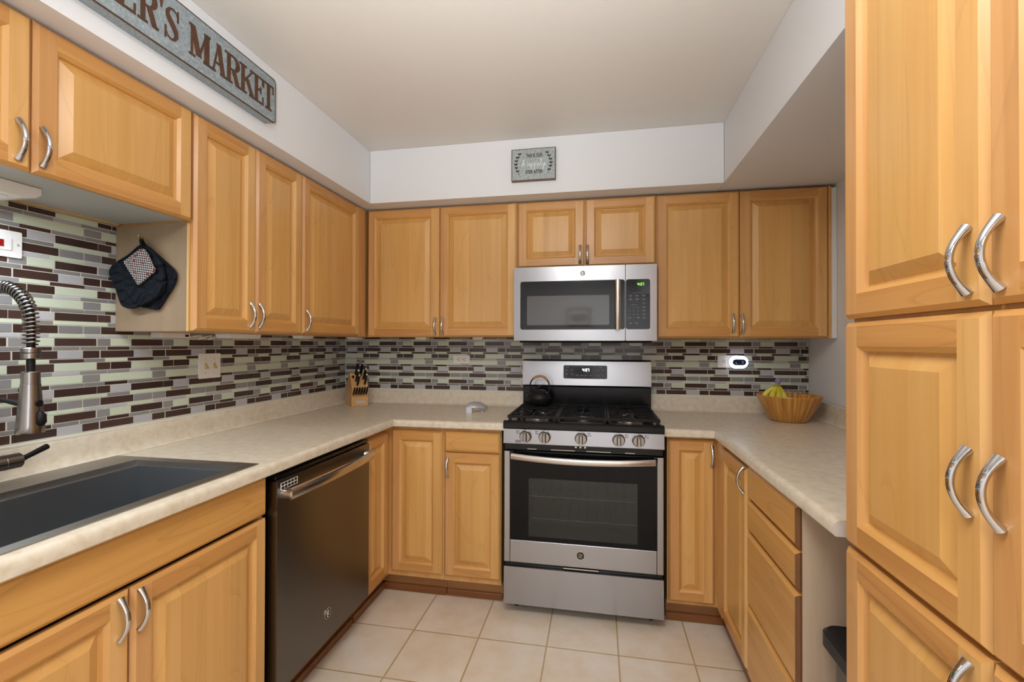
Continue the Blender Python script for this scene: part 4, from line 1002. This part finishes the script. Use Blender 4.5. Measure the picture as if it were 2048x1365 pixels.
MB().lathe([(.0032, .0113), (.0032, .0125), (.001, .013)], (0, -1.8065, 1.6125), 10, axis='x').build('screw', 'pewter', c)
def outlet(label, x0, x1, z0, z1):
    c = thing('wall_outlet', label, 'outlet', ((x0+x1)/2, -.006, z0)); zc = (z0+z1)/2
    MB().prism(rrect(x0, x1, z0, z1, .004, 3), -.0062, -.0112, 'y').build('cover_plate', 'plastic_c', c, bevel=.0015)
    f_ = MB().prism(rrect(x0+.024, x1-.024, zc-.0165, zc+.0165, .003, 3), -.0114, -.0126, 'y').build('receptacle_face', 'plastic_w', c)
    for s in (-1, 1):
        xc = (x0+x1)/2+s*.0195
        mb = MB(); mb.box(xc-.001, xc+.007, -.0134, -.0128, zc+.005, zc+.008); mb.box(xc-.001, xc+.007, -.0134, -.0128, zc-.008, zc-.005); mb.lathe([(.003, -.0128), (.003, -.0134)], (xc-.008, 0, zc), 12, axis='y')
        mb.build('socket_slots', 'black_m', f_)
    for x in (x0+.008, x1-.008): MB().lathe([(.0028, -.0113), (.0028, -.0125), (.001, -.013)], (x, 0, zc), 10, axis='y').build('screw', 'pewter', c)
outlet('white duplex outlet set sideways in the back mosaic left of the stove', .772, .882, 1.196, 1.2505)
outlet('white duplex outlet behind the glowing plug-in light right of the stove', 2.379, 2.488, 1.189, 1.2615)
c = thing('night_light', 'oval plug-in night light with a glowing white ring in the right outlet', 'night light', (2.485, -.03, 1.19))
def oval(x0, x1, z0, z1, n=14):
    r = (z1-z0)/2; zc = (z0+z1)/2; pts = []
    for k in range(n+1): a = math.radians(-90+180*k/n); pts.append((x1-r+r*math.cos(a), zc+r*math.sin(a)))
    for k in range(n+1): a = math.radians(90+180*k/n); pts.append((x0+r+r*math.cos(a), zc+r*math.sin(a)))
    return pts
MB().prism(oval(2.436, 2.535, 1.188, 1.2585), -.0140, -.034, 'y').build('base', 'plastic_w', c, bevel=.003)
a_ = oval(2.434, 2.537, 1.187, 1.2595); b2 = oval(2.4525, 2.5255, 1.2045, 1.2405); n = len(a_)
mb = MB(); vs = [(x, -.0345, z) for x, z in a_]+[(x, -.040, z) for x, z in a_]+[(x, -.042, z) for x, z in b2]+[(x, -.0345, z) for x, z in b2]
mb.add(vs, [(i*n+k, i*n+(k+1) % n, (i+1)*n+(k+1) % n, (i+1)*n+k) for i in range(3) for k in range(n)])
mb.build('light_ring', 'ring', c, smooth=60)
f_ = MB().prism(oval(2.453, 2.525, 1.205, 1.240), -.036, -.0425, 'y').build('touch_panel', 'blueblack', c, bevel=.002)
mb = MB(); mb.box(2.502, 2.512, -.0432, -.0427, 1.2255, 1.2285); mb.box(2.502, 2.512, -.0432, -.0427, 1.2165, 1.2195); mb.lathe([(.0035, -.0427), (.0035, -.0432)], (2.472, 0, 1.217), 14, axis='y'); mb.build('icons', 'plastic_w', f_)

# ------------------------------------------------------------------ fixtures under the wall cabinets
c = thing('under_cabinet_light', 'flat white bar light under the cabinet above the sink', 'light fixture', (.14, -2.05, 1.71))
pts = [(-2.30, 1.7440), (-2.30, 1.716), (-2.28, 1.7105), (-1.91, 1.7105), (-1.885, 1.716), (-1.873, 1.727), (-1.873, 1.7440)]
MB().prism(pts, .075, .20, 'x').build('housing', 'plastic_w', c, bevel=.004)
MB().box(.085, .175, -2.27, -1.93, 1.7080, 1.7102).build('lens', 'plastic_w', c)
c = tag(MB().box(.010, .060, -1.395, -1.268, 1.345, 1.3655).build('transformer_box', 'plastic_w', bevel=.002), 'white transformer box with a rocker tucked under the cabinet edge by the pot holders', 'transformer')
MB().box(.0605, .0620, -1.292, -1.278, 1.350, 1.3585).build('rocker', 'black_m', c)
cd = [Vector((.065, -1.262, 1.352))]
for i in range(40):
    t = i/39; a = t*2*PI*2.0
    cd.append(Vector((.075+.012*math.cos(a), -1.258+.10*t+.016*math.sin(a), 1.352+.009*math.sin(a*1.0+.8)-.004)))
cd.append(Vector((.09, -1.12, 1.358)))
tag(MB().tube(cd, .0018, 6).build('cord', 'plastic_c', smooth=60), 'white looped cord hanging under the tall left wall cabinet', 'cord')
def fixture(label, b, taper=0):
    x0, x1, y0, y1, z0, z1 = b
    mb = MB(); mb.add([(x0+taper, y0+taper, z0), (x1-taper, y0+taper, z0), (x1-taper, y1-taper, z0), (x0+taper, y1-taper, z0), (x0, y0, z1), (x1, y0, z1), (x1, y1, z1), (x0, y1, z1)],
                      [(0,3,2,1),(4,5,6,7),(0,1,5,4),(1,2,6,5),(2,3,7,6),(3,0,4,7)])
    return tag(mb.build('under_cabinet_light', 'plastic_w', bevel=.002), label, 'light fixture', 'small lights under the wall cabinets')
fixture('long white wedge light under the tall left wall cabinet above the switch plate', (.10, .17, -1.19, -1.00, 1.346, 1.3655), .004)
fixture('small white puck light under the seam of the two left wall cabinets', (.16, .22, -.775, -.68, 1.3500, 1.3655), .004)
fixture('small white puck light under the left corner wall cabinet nearest the corner', (.16, .22, -.26, -.165, 1.3500, 1.3655), .004)
fixture('small white puck light under the left door of the cabinet left of the microwave', (.600, .668, -.23, -.17, 1.3500, 1.3645), .004)
fixture('small white puck light under the right door of the cabinet left of the microwave', (.958, 1.022, -.23, -.17, 1.3500, 1.3645), .004)

# ------------------------------------------------------------------ pot holders on their hook
def pad(mb, outline, yc, th, m=0):
    cx = sum(p[0] for p in outline)/len(outline); cz = sum(p[1] for p in outline)/len(outline)
    n = len(outline); rings = []
    prof_ = [(1.0, .0), (1.0, .35), (.985, .75), (.95, .95), (.91, .62), (.84, .92), (.6, 1.0), (.3, 1.0)]
    vs = []; fs = []
    for sgn in (-1, 1):
        base = len(vs)
        for sc_, t in prof_:
            for x, z in outline: vs.append((cx+(x-cx)*sc_, yc+sgn*th/2*t, cz+(z-cz)*sc_))
        for i in range(len(prof_)-1):
            for k in range(n): fs.append((base+i*n+k, base+i*n+(k+1) % n, base+(i+1)*n+(k+1) % n, base+(i+1)*n+k))
        fs.append(tuple(base+(len(prof_)-1)*n+k for k in range(n)))
    mb.add(vs, fs, m)
def smooth_outline(pts, k=4):
    out = []; n = len(pts)
    for i in range(n):
        p0, p1, p2, p3 = [Vector((*pts[(i+j-1) % n], 0)) for j in range(4)]
        for s in range(k):
            t = s/k
            q = .5*((2*p1)+(-p0+p2)*t+(2*p0-5*p1+4*p2-p3)*t*t+(-p0+3*p1-3*p2+p3)*t**3); out.append((q.x, q.y))
    return out
PH1 = [(.150,1.660),(.106,1.630),(.051,1.603),(.028,1.582),(.028,1.559),(.052,1.513),(.075,1.459),(.094,1.446),(.121,1.443),(.162,1.454),(.207,1.472),(.238,1.494),(.251,1.531),(.242,1.584),(.223,1.618),(.196,1.645),(.172,1.660)]
PH2 = [(.150,1.662),(.183,1.642),(.228,1.607),(.262,1.579),(.273,1.556),(.265,1.526),(.238,1.489),(.207,1.448),(.194,1.440),(.157,1.445),(.129,1.456),(.115,1.514),(.123,1.629)]
PH3 = [(.179,1.644),(.186,1.643),(.200,1.628),(.231,1.572),(.229,1.564),(.170,1.522),(.162,1.523),(.106,1.598),(.107,1.604),(.172,1.643)]
c = thing('pot_holder', 'navy quilted pot holder hanging behind the other on the hook, lower right', 'pot holder', (.19, -1.535, 1.44))
mb = MB(); pad(mb, smooth_outline(PH2), -1.5335, .016); mb.build('pad', 'quilt', c, smooth=60)
MB().tube([(.146, -1.5335, 1.658), (.140, -1.535, 1.676), (.138, -1.540, 1.684), (.142, -1.540, 1.676), (.158, -1.5335, 1.656)], .003, 8).build('loop', 'quilt', c, smooth=60)
c = thing('pot_holder', 'navy quilted pot holder hanging in front on the hook, angled to the left', 'pot holder', (.14, -1.556, 1.44))
mb = MB(); pad(mb, smooth_outline(PH1), -1.5545, .018); mb.build('pad', 'quilt', c, smooth=60)
MB().tube([(.156, -1.5545, 1.656), (.146, -1.552, 1.672), (.140, -1.548, 1.682), (.148, -1.551, 1.674), (.166, -1.5545, 1.656)], .003, 8).build('loop', 'quilt', c, smooth=60)
c = thing('knit_pot_holder', 'small black, white and red knitted square hanging over the navy pot holders', 'pot holder', (.17, -1.574, 1.52))
mb = MB(); pad(mb, PH3, -1.5725, .010); mb.build('pad', 'knit', c, smooth=60)
MB().tube([(.174, -1.570, 1.642), (.158, -1.562, 1.668), (.148, -1.554, 1.684), (.160, -1.562, 1.670), (.182, -1.570, 1.642)], .0018, 6).build('loop', 'black_m', c, smooth=60)
mb = MB(); mb.tube([(.120, -1.5218, 1.690), (.120, -1.527, 1.690)], .006, 10)
mb.tube([(.112, -1.530, 1.704), (.112, -1.529, 1.696), (.118, -1.527, 1.688), (.130, -1.533, 1.6805), (.142, -1.545, 1.6795), (.150, -1.556, 1.6835), (.153, -1.560, 1.690)], .0022, 8)
tag(mb.build('wall_hook', 'brass', smooth=60), 'small brass hook on the beige cabinet side holding the pot holders', 'hook')

# ------------------------------------------------------------------ signs
SXF = .444
SK = (1.697-SXF)/(1.697-.430)
sy_ = lambda y: CAMLOC.y+(y-CAMLOC.y)*SK
sz_ = lambda z: CAMLOC.z+(z-CAMLOC.z)*SK
c = thing('market_sign', 'long galvanised metal word sign with rusty cut letters on the left soffit', 'sign', (.417, -1.78, 2.190))
pl = rrect(-2.225, sy_(-1.250), 2.190, 2.3600, .012)
MB().prism(pl, .4045, SXF, 'x').build('panel', 'galv', c, bevel=.002)
mb = MB(); a_ = rrect(-2.2265, sy_(-1.2485), 2.1885, 2.3615, .013); b2 = rrect(-2.223, sy_(-1.252), 2.192, 2.358, .0105); n = len(a_)
vs = [(SXF-.003, y, z) for y, z in a_]+[(SXF+.0008, y, z) for y, z in a_]+[(SXF+.0008, y, z) for y, z in b2]
mb.add(vs, [(i*n+k, i*n+(k+1) % n, (i+1)*n+(k+1) % n, (i+1)*n+k) for i in range(2) for k in range(n)]); mb.build('rim', 'rust', c)
# slab-serif capitals drawn on a unit box (u 0..1, v 0..1)
def strip(u0, v0, u1, v1, w0, w1=None):
    w1 = w0 if w1 is None else w1
    return [(u0-w0/2, v0), (u0+w0/2, v0), (u1+w1/2, v1), (u1-w1/2, v1)]
def rc(u0, u1, v0, v1): return [(u0, v0), (u1, v0), (u1, v1), (u0, v1)]
def bowl(cu, cv, ru, rv, tu, tv, a0, a1, n=12):
    o1 = [(cu+ru*math.cos(math.radians(a0+(a1-a0)*k/n)), cv+rv*math.sin(math.radians(a0+(a1-a0)*k/n))) for k in range(n+1)]
    o2 = [(cu+(ru-tu)*math.cos(math.radians(a0+(a1-a0)*k/n)), cv+(rv-tv)*math.sin(math.radians(a0+(a1-a0)*k/n))) for k in range(n+1)]
    return [[o1[k], o1[k+1], o2[k+1], o2[k]] for k in range(n)]
sf = .07
def ribbon(cl):
    """a pen stroke of changing width: list of (u, v, half-width), joined as quads"""
    out = []; L_ = []; R__ = []
    for k, (u, v, h) in enumerate(cl):
        a, b = cl[max(k-1, 0)], cl[min(k+1, len(cl)-1)]
        du, dv = b[0]-a[0], b[1]-a[1]; l = math.hypot(du, dv) or 1
        L_.append((u-dv/l*h, v+du/l*h*.55)); R__.append((u+dv/l*h, v-du/l*h*.55))
    return [[L_[k], L_[k+1], R__[k+1], R__[k]] for k in range(len(cl)-1)]
S_POLYS = ribbon([(.86,.80,.03),(.76,.92,.04),(.55,.965,.05),(.34,.92,.08),(.23,.80,.12),(.26,.68,.15),(.42,.57,.17),(.60,.45,.17),(.75,.33,.15),(.78,.20,.12),(.66,.08,.08),(.46,.035,.05),(.26,.08,.04),(.12,.22,.03)])+[rc(.82,.91,.66,1), rc(.07,.16,0,.36)]
GL = {
 'M': [rc(.08,.18,0,1), rc(.71,.95,0,1), strip(.15,1,.46,.10,.25), strip(.84,1,.46,.12,.10), rc(0,.28,0,sf), rc(.66,1,0,sf), rc(0,.22,1-sf,1), rc(.8,1,1-sf,1)],
 'A': [strip(.5,1,.16,0,.10), strip(.5,1,.80,0,.27), rc(.26,.68,.30,.37), rc(0,.32,0,sf), rc(.6,1,0,sf)],
 'R': [rc(.14,.36,0,1), rc(0,.48,0,sf), rc(0,.4,1-sf,1), rc(.3,.55,.93,1), rc(.3,.55,.46,.53)]+bowl(.52,.73,.42,.27,.25,.07,-90,90)+[strip(.54,.5,.82,.0,.26), rc(.78,1,0,sf)],
 'K': [rc(.12,.33,0,1), rc(0,.46,0,sf), rc(0,.46,1-sf,1), strip(.86,1,.30,.42,.09), strip(.46,.58,.84,0,.24), rc(.62,1,0,sf), rc(.66,1,1-sf,1)],
 'E': [rc(.14,.42,0,1), rc(0,.95,0,sf), rc(0,.92,1-sf,1), rc(.4,.7,.47,.54), rc(.66,.74,.38,.63), rc(.85,.95,0,.3), rc(.82,.92,.72,1)],
 'T': [rc(.38,.66,0,1), rc(0,1,1-sf,1), rc(0,.09,.7,1), rc(.91,1,.7,1), rc(.22,.82,0,sf)],
 'F': [rc(.14,.42,0,1), rc(0,.55,0,sf), rc(0,.95,1-sf,1), rc(.4,.7,.47,.54), rc(.66,.74,.38,.63), rc(.85,.95,.7,1)],
 'S': S_POLYS,
 "'": [strip(.5,1,.45,.78,.7,.3)],
}
def letter(ch, y0, y1, z0=2.237, z1=2.337):
    mb = MB()
    for i, poly in enumerate(GL[ch]):
        pts = [(sy_(y0+u*(y1-y0)), sz_(z0+v*(z1-z0))) for u, v in poly]
        mb.prism(pts, SXF+.0002, SXF+.0022+i*.00004, 'x', 0)
        # bright embossed lip just outside the lower-left of each stroke
        mb.prism([(y+.0022, z+.0008) for y, z in pts], SXF+.0002, SXF+.0010+i*.00004, 'x', 1)
    return mb.build('letter', ['rust', 'galv2'], c)
for ch, a, b in (('F',-2.205,-2.145),('A',-2.140,-2.070),('R',-2.062,-1.985),('M',-1.962,-1.873),('E',-1.868,-1.808),('R',-1.806,-1.744),("'",-1.742,-1.728),('S',-1.728,-1.674),
                 ('M',-1.642,-1.562),('A',-1.561,-1.496),('R',-1.502,-1.431),('K',-1.437,-1.360),('E',-1.369,-1.314),('T',-1.319,-1.262)): letter(ch, a, b)
# small framed plaque on the back soffit
PY = -.4540; c = thing('wall_plaque', 'small galvanised plaque with dark lettering and leaf sprays in a wood frame over the microwave', 'sign', (1.354, -.44, 2.196))
mb = MB(); x0, x1, z0, z1 = 1.2365, 1.4735, 2.196, 2.3665
mb.box(x0, x1, PY, -.4312, z0, z1)
mb.build('frame', 'signwood', c, bevel=.0015)
MB().box(x0+.0045, x1-.0045, PY-.0012, PY-.0002, z0+.0045, z1-.0045).build('metal_plate', 'galv2', c)
y = PY-.0014; xc = (x0+x1)/2
mb = MB()
add_text(mb, 'THIS IS OUR', xc+.004, y, 2.3265, .0265, sx=.60, extrude=.0003, offset=.0006); add_text(mb, 'EVER AFTER', xc+.004, y, 2.2395, .0265, sx=.64, extrude=.0003, offset=.0006)
for sgn in (-1, 1):
    stem = [(xc+sgn*(.094-.020*abs(t)**1.8 if True else 0), z) for t, z in [(-1+2*i/12, 2.226+.110*i/12) for i in range(13)]]
    mb.tube([(u, y, v) for u, v in stem], .0011, 5)
    for i in range(1, 13):
        u, v = stem[i]; 
        for s2 in (-1, 1):
            if i % 2 == 0 and s2 == 1 and i < 11: pass
            if i % 2: continue
            a = math.radians(90-sgn*0+s2*48); l = .0125; w_ = .0042
            p = [(u+math.cos(a)*l*t+math.cos(a+PI/2)*w_*math.sin(t*PI)*q, v+math.sin(a)*l*t+math.sin(a+PI/2)*w_*math.sin(t*PI)*q) for q, ts in ((1, (0, .25, .5, .75, 1)), (-1, (.75, .5, .25))) for t in ts]
            mb.prism(p, y-.0004, y+.0004, 'y')
mb.build('dark_lettering', 'inkdark', c)
mb = MB()
S = [  # script word drawn as pen strokes, u in letter widths
 [(0,.0),(.1,.5),(.28,1.0),(.34,.9),(.2,.4),(.12,0),(.3,.42),(.46,.44),(.46,.15),(.52,.0),(.66,.06)],
 [(1.18,.36),(.98,.44),(.82,.22),(.9,.0),(1.08,.1),(1.2,.4),(1.2,.1),(1.28,0),(1.42,.1)],
 [(1.5,.42),(1.46,0),(1.42,-.5),(1.5,.2),(1.66,.44),(1.84,.36),(1.84,.1),(1.66,.0),(1.54,.08)],
 [(2.02,.42),(1.98,0),(1.94,-.5),(2.02,.2),(2.18,.44),(2.36,.36),(2.36,.1),(2.18,.0),(2.06,.08)],
 [(2.46,.1),(2.58,.42),(2.56,.1),(2.66,0),(2.78,.2)], [(2.62,.58),(2.64,.60)],
 [(2.78,.2),(2.98,.8),(3.06,1.0),(2.98,1.02),(2.9,.5),(2.94,.05),(3.06,.02),(3.18,.3)],
 [(3.2,.42),(3.22,.1),(3.36,.06),(3.52,.44),(3.44,0),(3.3,-.5),(3.14,-.5),(3.3,-.15),(3.7,.25)]]
def smooth_open(p, k=6):
    q = [p[0]]+list(p)+[p[-1]]; out = []
    for i in range(1, len(q)-2):
        for s_ in range(k):
            t = s_/k; c_ = []
            for d in (0, 1):
                p0, p1, p2, p3 = q[i-1][d], q[i][d], q[i+1][d], q[i+2][d]
                c_.append(.5*(2*p1+(-p0+p2)*t+(2*p0-5*p1+4*p2-p3)*t*t+(-p0+3*p1-3*p2+p3)*t**3))
            out.append(tuple(c_))
    return out+[p[-1]]
for st_ in S: mb.tube([(xc-.062+u*.0350, y-.0002, 2.2725+v*.034) for u, v in smooth_open(st_)], .00125, 6, ref=(0, 1, 0))
mb.build('white_script', 'inkwhite', c, smooth=60)
for px in (x0+.009, x1-.009):
    for pz in (z0+.009, z1-.009): MB().lathe([(.002, PY-.0013), (.002, PY-.0022), (.0008, PY-.0026)], (px, 0, pz), 10, axis='y').build('nail', 'chrome', c)

# ------------------------------------------------------------------ bin under the open counter end
c = thing('trash_can', 'black-lidded grey trash can tucked under the open end of the right counter', 'trash can', (2.44, -1.63, 0))
MB().prism(rrect(2.284, 2.62, -1.742, -1.552, .03), .002, .560, 'z').build('bin', 'bin_grey', c, smooth=40)
mb = MB(); a_ = rrect(2.258, 2.64, -1.752, -1.536, .035); b2 = rrect(2.266, 2.632, -1.746, -1.543, .032); d_ = rrect(2.274, 2.624, -1.738, -1.550, .026); n = len(a_)
vs = [(x, y, .553) for x, y in b2]+[(x, y, .560) for x, y in a_]+[(x, y, .592) for x, y in a_]+[(x, y, .600) for x, y in b2]+[(x, y, .596) for x, y in d_]
mb.add(vs, [(i*n+k, i*n+(k+1) % n, (i+1)*n+(k+1) % n, (i+1)*n+k) for i in range(4) for k in range(n)]+[tuple(range(4*n, 5*n))])
MB.build(mb, 'lid', 'plastic_b', c, smooth=35)
MB().box(2.250, 2.2575, -1.722, -1.696, .562, .585).build('latch', 'plastic_b', c, bevel=.002)

# ------------------------------------------------------------------ shared group names for repeats
for o in list(bpy.data.objects):
    n = o.name.split('.')[0]
    if o.parent is not None or 'label' not in o: continue
    if n == 'wall_cabinet': o['group'] = 'maple wall cabinets'
    elif n in ('base_cabinet', 'corner_base_cabinet', 'drawer_cabinet'): o['group'] = 'maple base cabinets'
    elif n == 'countertop': o['group'] = 'cream laminate countertops'
    elif n == 'wall_outlet': o['group'] = 'outlets in the back mosaic'
    elif n in ('pot_holder', 'knit_pot_holder'): o['group'] = 'pot holders on the hook'
    elif n == 'under_cabinet_light': o['group'] = 'lights under the wall cabinets'
